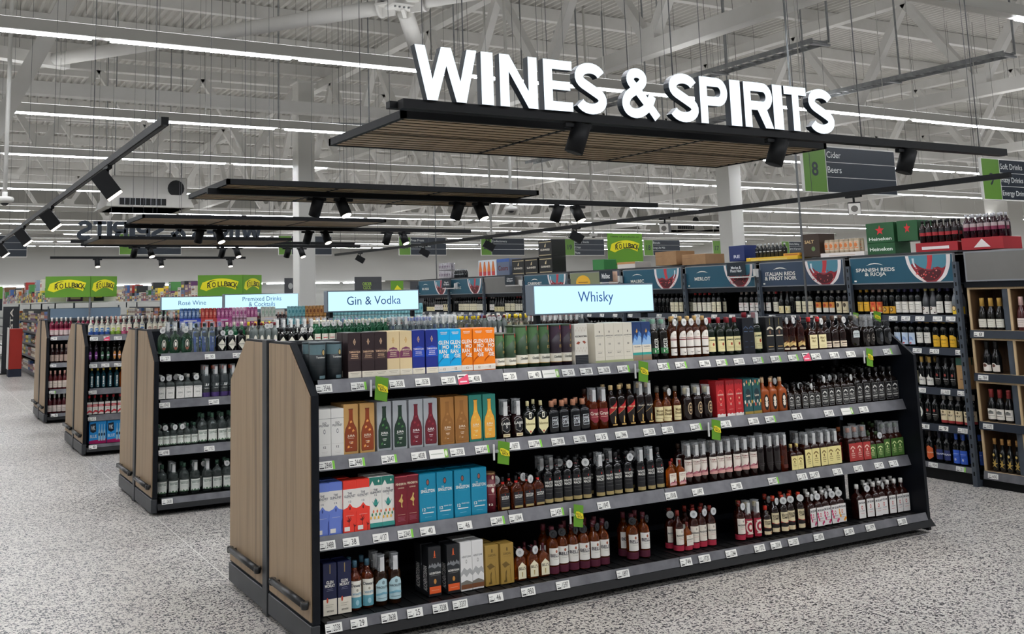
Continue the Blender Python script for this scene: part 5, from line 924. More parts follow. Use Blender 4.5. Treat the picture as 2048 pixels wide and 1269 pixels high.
for s_, (z, txt) in ROWS['wine'].items():
    sh = {'S1': 'top', 'S2': 'second', 'S3': 'third', 'S4': 'fourth', 'S5': 'base'}[s_]
    wplace(parse(txt), z, 'spanish bay %s shelf' % sh, 'from ply unit', 'bottles on the spanish reds bay %s shelf' % sh, 1, -2.095, -.9)
for s_, li in (('S1', 0), ('S2', 1), ('S3', 2), ('S4', 3), ('S5', 4)):
    for y, pr in TICK['wine'][s_]:
        g = pr.endswith('g'); z = (WZ+[.16])[li]-.033+(.008 if li == 4 else 0)
        part('price_ticket', ticket(pr.rstrip('g'), g), WSH[(0, li)], (-(y-.05-(.87+BW/2)), -.0022 if li < 4 else -.0005, z), (-.2, 0, 0))
for k in range(1, 9):
    for j in range(4): part('price_ticket', ticket(('7.47', '8.93', '9', '11')[(j+k) % 4], False), WSH[(k, 0)], (-.5+.3*j+.03*(k % 3), -.0022, 1.567), (-.2, 0, 0))
mixes = {1: ['r_sun', 'r_tree', 'r_sun', 'w_yel', 'r_low', 'r_white', 'r_black', 'r_wide'], 2: ['r_white', 'r_black', 'r_wide', 'r_redcap'], 3: ['r_wide', 'r_black', 'r_redcap', 'r_white'], 4: ['r_low', 'r_tree', 'r_black', 'r_wide'], 5: ['r_black', 'r_redcap', 'r_wide', 'r_tree'], 6: ['r_redcap', 'r_wide', 'r_low', 'r_white'], 7: ['r_redcap', 'r_wide', 'r_wide', 'r_black'], 8: ['r_tree', 'r_white', 'r_low', 'r_black']}
spec1 = [('r_tree', 2.25), ('r_tree', 2.335), ('r_sun', 2.43), ('r_sun', 2.515), ('r_sun', 2.61), ('r_wide', 2.72), ('r_wide', 2.80), ('r_wide', 2.885), ('r_black', 2.97), ('r_low', 3.05), ('r_low', 3.135), ('r_redcap', 3.22), ('r_white', 3.33)]
spec2 = [('r_white', 3.50), ('r_white', 3.585), ('r_white', 3.67), ('r_white', 3.755), ('r_wide', 4.13), ('r_wide', 4.215), ('r_redcap', 4.30), ('r_redcap', 4.385), ('r_redcap', 4.47), ('r_redcap', 4.555)]
for k in range(1, 9):
    base = .87+BW*k
    for li, sh in ((0, 'top'), (1, 'second')):
        row = []; y = base+.075; i = 0; keys = mixes[k]
        while y < base+BW-.06: row.append((keys[(i//4+li) % len(keys)], y)); y += .083; i += 1
        if li == 0 and k == 1: row = spec1
        if li == 0 and k == 2: row = spec2
        nm = BNAME[k]; wplace(row, WZ[li], '%s bay %s shelf' % (nm, sh), 'along', 'bottles on the %s bay %s shelf' % (nm, sh), 1 if li == 0 and k < 4 else 0, -(base+BW-.03), -(base+.03))
# ply-lined sparkling wine unit at the near end
def ply_unit(k, label):
    yc = .87+BW*(k+.5)-.0; t = thing('sparkling_wine_bay', label, 'shelving unit', (WX, yc, 0), -math.pi/2); h = BW/2
    def bld(mb, nm, par=t): return mb.build(nm, par)
    mb = MB(); mb.box(-h, .40, .0, h, .44, 2.22, M_NAVY); bld(mb, 'back_panel')
    mb = MB(); mb.box(-h+.005, .03, 0, h-.005, .40, .105, M_BLACK); bld(mb, 'plinth')
    zs = [.155, .61, 1.06, 1.465]; tops = [.545, .965, 1.37, 1.85]
    for i, (z, zt) in enumerate(zip(zs, tops)):
        mb = MB()
        xs = (-h+.045, -.17+0*i, h-.02) if i > 0 else (-h+.06, -.0, h-.02)
        xs = (-h+.05, -.19, .25, h-.02)
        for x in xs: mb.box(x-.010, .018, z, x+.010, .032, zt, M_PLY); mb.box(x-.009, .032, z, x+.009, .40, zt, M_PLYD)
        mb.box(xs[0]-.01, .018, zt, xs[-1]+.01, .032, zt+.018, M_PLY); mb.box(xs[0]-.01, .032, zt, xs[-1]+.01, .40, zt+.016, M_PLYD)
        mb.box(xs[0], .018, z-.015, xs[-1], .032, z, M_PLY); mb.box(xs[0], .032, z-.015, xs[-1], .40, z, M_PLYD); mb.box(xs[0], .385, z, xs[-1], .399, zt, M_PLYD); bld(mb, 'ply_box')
        for x in xs[1:3]:
            mb = MB(); mb.box(x-.068, .026, z, x-.012, .384, zt, M_POST); bld(mb, 'grey_divider')
        mb = MB(); mb.prism([(-.006, z-.075), (.006, z-.002), (.014, z-.002), (.002, z-.077)], -h+.04, h-.005, M_RAILN if i else M_RAIL, 'x'); sh = bld(mb, 'price_rail')
        for x, p_ in ((-.50, ('6.50', '10.75', '7.84', '8')[i]), (.02, ('9', '10', '8', '8')[i]), (.32, '9')): part('price_ticket', ticket(p_), sh, (x, -.003, z-.04), (-.16, 0, 0))
    mb = MB(); mb.box(-h+.06, -.012, 1.925, h, .02, 2.215, M_FRAME); mb.box(-h+.075, -.0125, 1.94, h-.01, -.012, 2.20, M_GREYPANEL); bld(mb, 'header_panel')
    mb = MB(); mb.box(-h+.03, .0, 1.868, h, .42, 1.92, M_NAVY); bld(mb, 'canopy_panel')
    return t
ply_unit(-1, 'sparkling wine bay lined with pale plywood boxes, plain grey header'); 
for s_, (z, txt) in ROWS['champ'].items():
    sh = {'S1': 'top', 'S2': 'second', 'S3': 'third', 'S4': 'base'}[s_]
    row = [(k, max(y, .585) if s_ == 'S3' else y) for k, y in parse(txt)]
    z = {'S1': 1.465, 'S2': 1.06, 'S3': .61, 'S4': .155}[s_]; wplace(row, z, 'ply unit %s box' % sh, 'from the uprights', 'bottles in the ply unit %s box' % sh, 0, -.775, 10)
# ---------------------------------------------------------------- swing-out name cards on the wine wall
def flag(y, s, label, z=2.15, w_=.30):
    t = thing('category_flag', label, 'sign', (WX-.085, y, z), -math.pi/2); mb = MB(); mb.box(-w_/2, -.004, -.075, w_/2, .0, .085, mat('ink_navy', '10202c', .4))
    paint(mb, [T(s, 0, .5, .62, .46, 'dfe2e0')], lambda u, v, o: (u*w_/2, -.0041-o, -.075+v*.16)); mb.build('card', t)
    mb = MB(); mb.box(-w_/2+.02, -.006, -.10, w_/2+.16, .0, -.085, M_WHITE); mb.box(w_/2+.12, -.006, -.10, w_/2+.16, .046, -.0, M_WHITE); mb.build('arm', t)
flag(3.66, 'Merlot &\nPinot Noir', 'small dark name card across the merlot header', 2.14); flag(6.17, 'Malbec', 'small teal name card beside the vineyard picture', 2.13); flag(8.72, 'Cabernet\nSauvignon', 'small teal name card on the blank grey header', 2.14); flag(10.9, 'Shiraz &\nRed Blends', 'small dark name card at the far wine bay', 2.13, .34)
# ---------------------------------------------------------------- stock on top of the wine wall
def pack(name, label, x, y, z, sx, sy, sz, base, items, rz=-math.pi/2, cat='multipack', group=None, m=None, left=None):
    mb = MB(); mb.box(-sx/2, -sy/2, 0, sx/2, sy/2, sz, m or card(base), .003)
    paint(mb, items, lambda u, v, o: (u*sx/2, -sy/2-o, v*sz))
    paint(mb, left if left is not None else items, lambda u, v, o: (-sx/2-o, -u*sy/2, v*sz))
    o = mb.build(name, None, (x, y, z), rz); tag(o, label, cat, group); return o
TZ = 2.236
star = [P([(math.sin(a*math.pi/5)*(.34 if a % 2 == 0 else .14), .62+math.cos(a*math.pi/5)*(.26 if a % 2 == 0 else .11)) for a in range(10)], 'b8262c'), T('Heineken', 0, .2, .82, .16, 'dfe6da')]
pack('beer_multipack', 'green beer carton with red star, upper one on the wine wall', 7.55, 1.97, TZ+.135, .34, .26, .22, '1f4a2a', star)
pack('beer_multipack', 'green beer carton with red stars, beside the upper starred one', 7.55, 1.64, TZ+.135, .24, .26, .22, '1f4a2a', star[:1])
pack('beer_multipack', 'lower green beer carton beneath the starred carton', 7.55, 1.97, TZ, .34, .26, .134, '1f4a2a', [T('Heineken', 0, .5, .82, .3, 'dfe6da')])
guin = [R(-.9, .84, .9, .88, 'b5a680'), R(-.9, .06, .9, .1, 'b5a680'), T('GUINNESS', 0, .4, .7, .12, 'd8d2c0'), P([(-.1, .55), (.1, .55), (.16, .78), (-.02, .7)], 'b5a680')]
for i, (y, z) in enumerate(((8.62, TZ), (9.02, TZ), (8.20, TZ), (8.2, TZ+.28))): pack('stout_multipack', 'black stout carton with cream lettering, %s on the wine wall' % ('second along', 'third along', 'lower at the end', 'upper at the end')[i], 7.5, y, z, .38, .28, .275, '131313', guin)
pack('beer_multipack', 'white beer carton printed with orange-tipped bottles', 7.5, 10.05, TZ, .62, .26, .30, 'cdd2da', [q for i in range(4) for q in (P([(-.95+.48*i, .05), (-.6+.48*i, .05), (-.6+.48*i, .4), (-.72+.48*i, .9), (-.84+.48*i, .9), (-.95+.48*i, .4)], 'c26a30'), R(-.95+.48*i, .06, -.6+.48*i, .3, 'b83a3a'))])
pack('beer_multipack', 'blue and silver beer carton with dark red script', 7.5, 9.52, TZ, .40, .26, .30, '5a6478', [T('Coors', 0, .45, .8, .3, '5a1a1e'), R(-1, .8, 1, 1, '3a5a9a')])
pack('cardboard_box', 'taller plain brown cardboard box on the wine wall', 7.5, 5.28, TZ+.02, .42, .34, .19, '9a7450', [R(-1, .62, -.3, .66, '7a5a3c')], m=mottled('corrugated_card', '9a7652', 'a8835e', 6, .8)); pack('cardboard_box', 'lower plain brown cardboard box, second on the wine wall', 7.5, 4.74, TZ+.0, .44, .34, .145, '9a7450', [R(-1, .62, -.3, .66, '7a5a3c')], m=mottled('corrugated_card', '9a7652', 'a8835e', 6, .8))
pack('snack_carton', 'dark brown carton lettered in pale gold', 7.5, 2.86, TZ+.02, .26, .26, .27, '33261c', [T('SALT', -.1, .66, .5, .14, 'c2a878'), E(.3, .35, .2, .1, '5f7a4a')], cat='carton')
pack('display_tray', 'long yellow shelf tray on the italian bay', 7.45, 3.42, TZ, .80, .24, .05, 'c9a22a', [R(-.8, .3, .6, .6, 'd8c070')], cat='tray'); pack('display_tray', 'second yellow shelf tray with snack bars, beside the brown carton', 7.45, 3.13, TZ+.051, .24, .2, .03, 'c08a2c', [R(-.8, .3, .8, .6, '8a4a2a')], cat='tray')
pack('soft_drink_tray', 'red shrink-wrap tray base under bottled cola', 7.5, 1.28, TZ, .46, .3, .10, '8f1f26', [R(-.7, .3, .6, .6, 'd8d0cc')], cat='tray'); pack('soft_drink_tray', 'red tray with white diamond, nearest the ply unit', 7.5, .80, TZ, .42, .3, .12, '8f1f26', [P([(-.4, .2), (0, .9), (.4, .2)], 'd8d0cc')], cat='tray')
pack('blue_crate', 'dark blue crate beside the pillar on the wine wall', 7.5, 4.02, TZ+.02, .26, .24, .2, '1c2a5a', [T('RE', 0, .3, .4, .2, 'd0d2da')], cat='crate'); pack('flat_box', 'pale flat box with brown lid behind the vineyard header', 7.5, 6.15, TZ, .4, .3, .1, 'b8b2ac', [R(-1, .7, 1, 1, 'a8784a')], cat='box'); pack('green_box', 'plain green box standing behind the vineyard header', 7.55, 6.9, TZ, .28, .24, .17, '2a6a34', [], cat='box')
B('cola', 'plastic cola bottle', .235, .034, 'whisky', '1d0f0e', 'dark', '1a1a1c', [R(-1, 0, 1, .5, '8f1f26')], (.3, .6), 1.2, bg='1a1a1c', name='soft_drink_bottle')
B('colapink', 'plastic soft drink bottle', .235, .034, 'whisky', '2a0f18', 'dark', 'b5b5b8', [R(-1, 0, 1, .5, '6a1f3a')], (.3, .6), 1.2, bg='9a8a8a', name='soft_drink_bottle')
B('waterb', 'small dark soft drink bottle', .17, .03, 'whisky', '26282a', 'dark', 'a8aaac', [R(-.6, .3, .6, .5, 'a8aaac')], (.3, .6), 1.2, bg=None, name='soft_drink_bottle')
def cluster(key, n, m_, x, y, z, what, group, dx=.071):
    c = 0
    for i in range(n):
        for j in range(m_):
            c += 1; place(key, x+j*dx, y-i*dx, z+.001, -math.pi/2, '%s, %s in %s' % (D[key]['desc'], ordw(c), what), group)
cluster('cola', 6, 2, 7.42, 1.46, TZ+.101, 'the pack on red tray by the starred cartons', 'cola bottles by the starred cartons'); cluster('colapink', 6, 2, 7.42, .98, TZ+.121, 'the pack on red tray with white diamond', 'soft drink bottles near the ply unit')
cluster('waterb', 7, 2, 7.5, 3.78, TZ+.052+.001, 'the pack behind the yellow tray', 'dark bottles behind the yellow tray', .062)
can('can_beer', 'tall beer can, cream and orange print', 'b9a890', 'c2703a', .15, .032); can('can_grey', 'tall grey and white beer can', 'a8a4a8', '5a4a58', .15, .032)
cluster('can_beer', 7, 2, 7.42, 2.66, TZ+.055, 'white tray over italian bay', 'beer cans in the white tray', .066); pack('can_tray', 'white card tray holding beer cans, over the italian header', 7.46, 2.43, TZ, .58, .2, .054, 'd2ccc6', [R(-.6, .3, .6, .5, 'b8a89a')], cat='tray')
cluster('can_grey', 7, 2, 7.42, 11.9, TZ+.161, 'the upper tier at the far end', 'grey beer cans at the far end', .066); cluster('can_grey', 7, 2, 7.42, 11.9, TZ+.002, 'the lower tier at the far end', 'grey beer cans at the far end', .066); cluster('waterb', 6, 2, 7.42, 11.3, TZ+.002, 'the group at the far end', 'clear-topped bottles at the far end', .062)

# ================================================================ lit signs and canopies
M_LETTER = glow('letter_face', 'e6f2fb', 1.35); M_LETSIDE = mat('letter_side', '1a222b', .4)
M_LB = glow('lightbox_face', 'c4effc', 1.12); M_BLUETXT = ink('2f5fae')
def strokes(ch, W_):
    """block capitals as bars and bands in a box W_ wide and 1 high: list of (centre line, width) or closed outlines"""
    s = .205; h = s/2; V = lambda x: [(x, 0), (x, 1)]
    bar = lambda x0, y0, x1, y1: ('o', [(x0, y0), (x1, y0), (x1, y1), (x0, y1)])
    if ch == 'I': return [bar(0, 0, W_, 1)]
    if ch == 'N': return [bar(0, 0, s, 1), bar(W_-s, 0, W_, 1), ('o', [(0, 1), (s*1.05, 1), (W_, 0), (W_-s*1.05, 0)][::-1])]
    if ch == 'E': return [bar(0, 0, s, 1), bar(s*.5, .002, W_, s*.9), bar(s*.5, 1-s*.9, W_, .998), bar(s*.5, .5-s*.42, W_*.92, .5+s*.42)]
    if ch == 'T': return [bar(W_/2-h, 0, W_/2+h, 1), bar(0, 1-s*.9, W_, 1)]
    if ch == 'W':
        q = W_/4; t = s*1.02
        d = lambda xa, xb: ('o', [(xb-t/2, 0), (xb+t/2, 0), (xa+t/2, 1), (xa-t/2, 1)])
        return [d(t/2, q+.02), d(2*q, q+.02), d(2*q, 3*q-.02), d(W_-t/2, 3*q-.02)]
    if ch in 'PR':
        r = .27; yc = 1-r-.0; cx = W_-r*.98; path = [(h, 1-h*.95)]+arc(cx, .695, r-h+.02, .305-h*.95, 90, -90)+[(h, .39+h*.95)]
        return [bar(0, 0, s, 1), ('s', path, s*.97)]+([('o', [(W_-s*1.1, 0), (W_+.02, 0), (W_*.78, .46), (W_*.42, .46)])] if ch == 'R' else [])
    if ch == 'S':
        rx = W_/2-h; return [('s', arc(W_/2, .72, rx*.97, .28-h, 18, 232, 14)+arc(W_/2, .275, rx, .275-h, 52, -160, 14), s)]
    if ch == '&': return [('s', smooth([(W_*.98, .03), (W_*.80, .22), (W_*.45, .56), (W_*.27, .74), (W_*.32, .87), (W_*.46, .905), (W_*.60, .85), (W_*.60, .72), (W_*.42, .58), (W_*.20, .44), (W_*.12, .28), (W_*.20, .14), (W_*.40, .095), (W_*.62, .17), (W_*.78, .32), (W_*.86, .47)]), s*.93)]
LET = [('W', .447, .853), ('I', .882, .964), ('N', 1.009, 1.275), ('E', 1.321, 1.533), ('S', 1.551, 1.794), ('&', 1.91, 2.205), ('S', 2.303, 2.554), ('P', 2.571, 2.811), ('I', 2.841, 2.938), ('R', 2.969, 3.23), ('I', 3.243, 3.335), ('T', 3.354, 3.573), ('S', 3.591, 3.849)]
def letters(parent, y, z0, h, flip=False, dx=0.0):
    for ch, xa, xb in LET:
        mb = MB(); yf, yb = (y, y-.05) if flip else (y, y+.05); k = 0
        X = (lambda x: dx+4.30-(xa+x*h)) if flip else (lambda x: xa+x*h)
        ov = .015 if ch in 'S&' else 0
        def ext(poly):
            nonlocal k
            n = len(poly); e = .0002*k; sg = 1 if not flip else -1; k += 1
            F = [(X(u), yf-sg*e, z0+v*h*(1+2*ov)-ov*h) for u, v in poly]; K = [(X(u), yb, z0+v*h*(1+2*ov)-ov*h) for u, v in poly]
            mb.add(F, [tuple(range(n)) if not flip else tuple(range(n))], M_LETTER); mb.add(K, [tuple(range(n-1, -1, -1))], M_LETSIDE)
            for i in range(n): j = (i+1) % n; mb.add([F[i], K[i], K[j], F[j]], [(0, 1, 2, 3)], M_LETSIDE)
        for st in strokes(ch, (xb-xa)/h):
            if st[0] == 'o': ext(st[1])
            else:
                pt, w_ = st[1], st[2]; L_, R_ = [], []
                for i, (u, v) in enumerate(pt):
                    a = pt[max(0, i-1)]; c = pt[min(len(pt)-1, i+1)]; d = math.hypot(c[0]-a[0], c[1]-a[1]); nx, ny = -(c[1]-a[1])/d, (c[0]-a[0])/d
                    L_.append((u+nx*w_/2, v+ny*w_/2)); R_.append((u-nx*w_/2, v-ny*w_/2))
                sg = 1 if not flip else -1
                f3 = lambda p, yy: (X(p[0]), yy, z0+p[1]*h*(1+2*ov)-ov*h)
                for i in range(len(pt)-1):
                    q = [R_[i], R_[i+1], L_[i+1], L_[i]]
                    mb.add([f3(p, yf) for p in q], [(0, 1, 2, 3)], M_LETTER); mb.add([f3(p, yb) for p in q], [(3, 2, 1, 0)], M_LETSIDE)
                    for a, c in ((R_[i], R_[i+1]), (L_[i+1], L_[i])): mb.add([f3(a, yf), f3(a, yb), f3(c, yb), f3(c, yf)], [(0, 1, 2, 3)], M_LETSIDE)
                for a, c in ((L_[0], R_[0]), (R_[-1], L_[-1])): mb.add([f3(a, yf), f3(a, yb), f3(c, yb), f3(c, yf)], [(0, 1, 2, 3)], M_LETSIDE)
        mb.build('letter', parent)
TRZ = 2.95
t = thing('wines_and_spirits_sign', 'large glowing white wines and spirits lettering on a black beam', 'sign')
letters(t, -.42, 2.983, .315)
mb = MB(); mb.box(.38, -.40, 2.93, 5.9, -.33, 2.985, M_BLACK); mb.box(.34, -.31, 2.945, 5.5, -.26, 2.985, M_BLACK); mb.build('support_beam', t)
for xx in (.8, 2.4, 4.2, 5.6): mb = MB(); mb.cyl((xx, -.36, 2.985), (xx, -.36, DECK_Z+.04), .004, M_WIRE, 4); mb.build('suspension_wire', t)
t2 = thing('wines_and_spirits_sign', 'dark back of the distant wines and spirits lettering, reading in reverse', 'sign')
letters(t2, 12.75, 3.01, .34, True, .1)
mb = MB(); mb.box(.45, 12.68, 2.955, 5.9, 12.75, 3.01, M_BLACK); mb.build('support_beam', t2)
for xx in (.8, 2.4, 4.2, 5.6): mb = MB(); mb.cyl((xx, 12.72, 2.985), (xx, 12.72, DECK_Z+.04), .004, M_WIRE, 4); mb.build('suspension_wire', t2)
def canopy(label, xa, xb, ya, yb, z, nx=3, track_y=None):
    t = thing('slatted_canopy', label, 'ceiling canopy', (xa, ya, z)); W_, H_ = xb-xa, yb-ya
    mb = MB()
    for (a, b_, c, d) in ((0, 0, W_, .03), (0, H_-.03, W_, H_), (0, 0, .03, H_), (W_-.03, 0, W_, H_)): mb.box(a, b_, -.005, c, d, .045, M_BLACK)
    mb.build('frame', t); mb = MB()
    for i in range(1, nx): mb.box(W_*i/nx-.02, .03, .0, W_*i/nx+.02, H_-.03, .04, M_BLACK)
    mb.box(.03, H_*.5-.015, .0, W_-.03, H_*.5+.015, .04, M_BLACK); mb.build('cross_bar', t)
    mb = MB(); mb.box(.02, .02, .03, W_-.02, H_-.02, .042, M_GLOSS); mb.build('backing_board', t)
    for i in range(nx):
        mb = MB(); n = 13; x0, x1 = W_*i/nx+.022, W_*(i+1)/nx-.022
        for j in range(n):
            y = .05+(H_-.1)*j/(n-1); mb.box(x0, y-.026, .0, x1, y+.026, .003, M_SLAT); mb.box(x0, y-.025, .003, x1, y+.025, .02, M_GLOSS)
        mb.build('slat_panel', t)
    mb = MB()
    for x in (.2, W_/2, W_-.2):
        for y in (.1, H_-.1): mb.cyl((x, y, .04), (x, y, DECK_Z+.04-z), .003, M_WIRE, 4)
    mb.build('suspension_wire', t)
canopy('big slatted timber canopy beneath the lit white letters', .53, 4.15, -.09, 1.05, 2.945)
canopy('slatted timber canopy above the gin gondola', .50, 3.92, 3.39, 4.77, 2.945)
canopy('slatted timber canopy, third one deep above the cans', .52, 3.9, 7.1, 8.1, 2.945)
canopy('slatted timber canopy in front of the reversed letters', .62, 3.9, 10.85, 12.4, 2.915)
def spot(x, y, z, dirv, label, square=False, on=True, group='track spotlights', power=None):
    t = thing('track_spotlight', label, 'spotlight', (x, y, z), 0); dv = Vector(dirv).normalized()
    mb = MB(); mb.box(-.10 if not square else -.018, -.018 if not square else -.1, -.03, .10 if not square else .018, .018 if not square else .1, -.002, M_BLACK, .003); mb.cyl((0, 0, -.03), (0, 0, -.07 if not square else -.14), .012, M_BLACK, 8); mb.build('track_adapter', t)
    c = Vector((0, 0, -.07 if not square else -.13)); a = c-dv*.085; e = c+dv*.095+Vector((0, 0, -.02)); a += Vector((0, 0, -.02))
    mb = MB(); r = .058
    if square:
        mb.beam(a-dv*.02, e, .13, .13, M_BLACK); fw = MB(); q = e+dv*.002; mb.build('lamp_body', t); fw.beam(e+dv*.0005, e+dv*.004, .122, .122, (SPL if power else mat('spot_bezel', 'e2dfd8', .3)) if on else M_TAGD)
        if not power: fw.cyl(e+dv*.003, e+dv*.006, .036, mat('spot_hole', '6a6762', .3) if on else M_BLACK, 18)
        fw.build('lens', t)
    else:
        mb.cyl(a, e, r, M_BLACK, 20); mb.build('lamp_body', t); fw = MB(); fw.cyl(e+dv*.0008, e+dv*.003, r*.86, SPL if on else M_TAGD, 20); fw.build('lens', t)
    if power:
        L = bpy.data.lights.new('spot_beam', 'SPOT'); L.energy = power; L.spot_size = math.radians(52); L.spot_blend = .7; L.color = (1, .95, .88); L.shadow_soft_size = .045
        lo = bpy.data.objects.new('spot_beam', L); C.objects.link(lo); lo.parent = t; lo.location = e+dv*.02; lo.rotation_euler = dv.to_track_quat('-Z', 'Y').to_euler()
SPL = glow('spot_lens', 'fff4e0', 6)
def track(label, a, b_, at=None):
    t = thing('lighting_track', label, 'lighting track', a); bb = Vector(b_)-Vector(a); mb = MB(); mb.beam((0, 0, 0), tuple(bb), .045, .05, M_BLACK); mb.beam((0, 0, -.026), tuple(bb+Vector((0, 0, -.026))), .02, .008, M_KICK); mb.build('rail', t)
    mb = MB(); n = max(2, int(bb.length/2.2))
    for f_ in (at or [min(.98, max(.02, i/n)) for i in range(n+1)]): q = bb*f_; mb.cyl(tuple(q), tuple(q+Vector((0, 0, DECK_Z+.04-a[2]))), .003, M_WIRE, 4)
    mb.build('suspension_wire', t)
for x in (1.6, 3.31, 4.68): spot(x, -.365, 2.926, (-.30, .16, -1), 'black cylinder spotlight under the lit letters, %s along its beam' % {1.6: 'first', 3.31: 'second', 4.68: 'third'}[x], on=False, power=SPOT_W)
ti = {3.77: ('gin gondola', .42, 5.88), 8.15: ('third gondola', .5, 5.9), 12.55: ('reversed letters', .6, 5.95)}
for y, (nm, xa, xb) in ti.items():
    track('long black lighting track over the %s' % nm, (xa, y, 2.915), (xb, y, 2.915), (.70, .98) if y < 5 else None)
    for i, x in enumerate((1.52, 3.13, 4.42)):
        spot(x, y, 2.882, (-.12, .45, -1), 'black spotlight over the %s, %s pair, tipped away' % (nm, ordw(i+1)), on=False, power=SPOT_W*.8)
        spot(x+.29, y, 2.882, (-.12, -.62, -1) if 0 else (.2, -.45, -1), 'black spotlight over the %s, %s pair, glowing lens' % (nm, ordw(i+1)), power=SPOT_W*.8)
track('farthest short black track below the reversed letters', (.69, 17.5, 2.92), (5.15, 17.5, 2.92))
for i, x in enumerate((1.70, 3.13, 4.77)): spot(x, 17.5, 2.891, (.05, -.35, -1), 'small glowing spotlight on the farthest track, %s along' % ordw(i+1), power=SPOT_W*.5)
track('black track running away over the floor beside the wood ends', (-.72, .56, 2.95), (-.70, 13.6, 2.95))
for i, y in enumerate((2.44, 5.75, 8.56, 11.9)): spot(-.72, y, 2.925, (.55, -.15, -.75), 'square black spotlight on the floor-side track, %s along' % ordw(i+1), square=True, power=SPOT_W*.6)
track('very long black track running above the wine wall', (7.49, .54, 2.95), (7.12, 16.6, 2.95))
for i, y in enumerate((2.24, 5.25, 7.22, 9.73, 12.1, 15.1)): spot(7.44-.022*y, y, 2.925, (-.75, -.6, -.12) if i < 2 else (.6, -.3, -.4), 'square black spotlight on the wine wall track, %s along' % ordw(i+1), square=True, on=i < 2)
# the wine wall washers really point at the bottles
for i, y in enumerate((1.6, 4.2, 6.8, 9.4)):
    spot(5.55+0*y, y, 2.925, (.75, 0, -.62), 'black spotlight facing the wine wall from the cross track, %s along' % ordw(i+1), power=SPOT_W*1.1) if 0 else None
def lightbox(label, text, xa, xb, y, z0, z1):
    t = thing('header_lightbox', label, 'sign', ((xa+xb)/2, y, z0)); W_, H_ = xb-xa, z1-z0
    mb = MB(); mb.box(-W_/2, -.05, 0, W_/2, .05, H_, mat('lightbox_case', '8d99a6', .35, .3), .004); mb.build('case', t)
    mb = MB(); mb.box(-W_/2+.012, -.053, .012, W_/2-.012, -.0505, H_-.012, M_LB); mb.build('lit_panel', t)
    mb = MB(); lines_ = text.split('\n'); a = aspect(text); hh = .28*H_/.23*.23 if len(lines_) == 1 else .58*H_; 
    hh = (.40 if 'k' in text and len(lines_) == 1 else .30)*H_ if len(lines_) == 1 else .60*H_
    if 'Rosé' in text: hh = .34*H_
    if 'Whisky' in text: hh = .46*H_
    mb.text(text, lambda u, v: (u, -.0535, H_*.52+v), a*hh*.96, hh, M_BLUETXT); mb.build('lettering', t)
    mb = MB()
    for x in (-W_/2+.06, W_/2-.06): mb.box(x-.018, -.02, -.098, x+.018, .02, .0, M_NAVY)
    mb.build('bracket', t)
    Lp = bpy.data.lights.new('lightbox_glow', 'AREA'); Lp.shape = 'RECTANGLE'; Lp.size = W_-.04; Lp.size_y = H_-.04; Lp.energy = 0.001
lightbox('lit pale blue header reading whisky on the near gondola', 'Whisky', 1.955, 3.07, .755, 1.735, 1.955); lightbox('lit pale blue header reading gin and vodka', 'Gin & Vodka', 1.96, 3.07, 4.635, 1.742, 1.972)
lightbox('lit pale blue two-line header for premixed drinks and cocktails', 'Premixed Drinks\n& Cocktails', 1.985, 3.115, 8.557, 1.752, 1.985); lightbox('lit pale blue header reading rose wine', 'Rosé Wine', 1.97, 3.095, 12.43, 1.745, 1.985)

# ---------------------------------------------------------------- promotion cards clipped to shelf edges
ROLL = [P([(-.62, .52), (-.38, .72), (.0, .78), (.55, .62), (.70, .40), (.42, .46), (0, .52), (-.44, .36)], 'd8c92c')]
def promo(x, y, z, label, tilt=0, s=1.0, clip=True):
    t = thing('promotion_card', label, 'promotion card', (x, y, z)); t.rotation_euler = (.0, .0, math.radians(tilt)); mb = MB()
    w_, h_ = .040*s, .078*s; mb.add([(-w_*1.0, 0, -h_*.80), (w_*.86, .004, -h_*1.0), (w_*1.12, .004, h_*.70), (-w_*.80, 0, h_*.92)], [(0, 1, 2, 3)], M_GREEN)
    mb.add([(-w_*1.0, .002, -h_*.80), (w_*.86, .006, -h_*1.0), (w_*1.12, .006, h_*.70), (-w_*.80, .002, h_*.92)], [(3, 2, 1, 0)], M_GREEN)
    fm = lambda u, v, o: (u*w_+.006, -.0006-o+.002*u, (v-.5)*h_*1.6-.0*u-.010*u)
    paint(mb, [P([(-.72, .5), (-.62, .66), (-.1, .68), (.78, .6), (.86, .36), (.1, .34), (-.5, .36)], 'd8c92c'), T('ROLL', -.12, .56, .46, .11, '1c2414'), T('BACK', .16, .44, .50, .11, '1c2414')], fm); mb.build('card', t)
    if clip:
        mb = MB(); mb.box(-w_-.026, .0, -.045, -w_-.014, .008, .05, M_TAGW, .001); mb.cyl((-w_-.012, .002, .01), (-w_+.008, .002, .006), .010, M_CLEAR, 10); mb.build('clip', t)
for i, (x, z) in enumerate(CARDS):
    wh = ('top shelf edge by the dark brown cartons', 'top shelf edge below the sea-picture cartons', 'top shelf edge near its far end', 'second shelf edge below the golden bottle cartons', 'second shelf edge below the red zigzag cartons', 'third shelf edge below the tall black bottles')[i]
    promo(x+.03, .06, z-.012, 'green promotion card clipped to the %s' % wh, -14+7*(i % 3))
promo(7.035, 1.80, 1.58, 'small green promotion card on the wine wall rail', -60, .9); promo(7.035, 2.06, 1.58, 'small green promotion card, mostly hidden, beside another on wine rail', -70, .7)

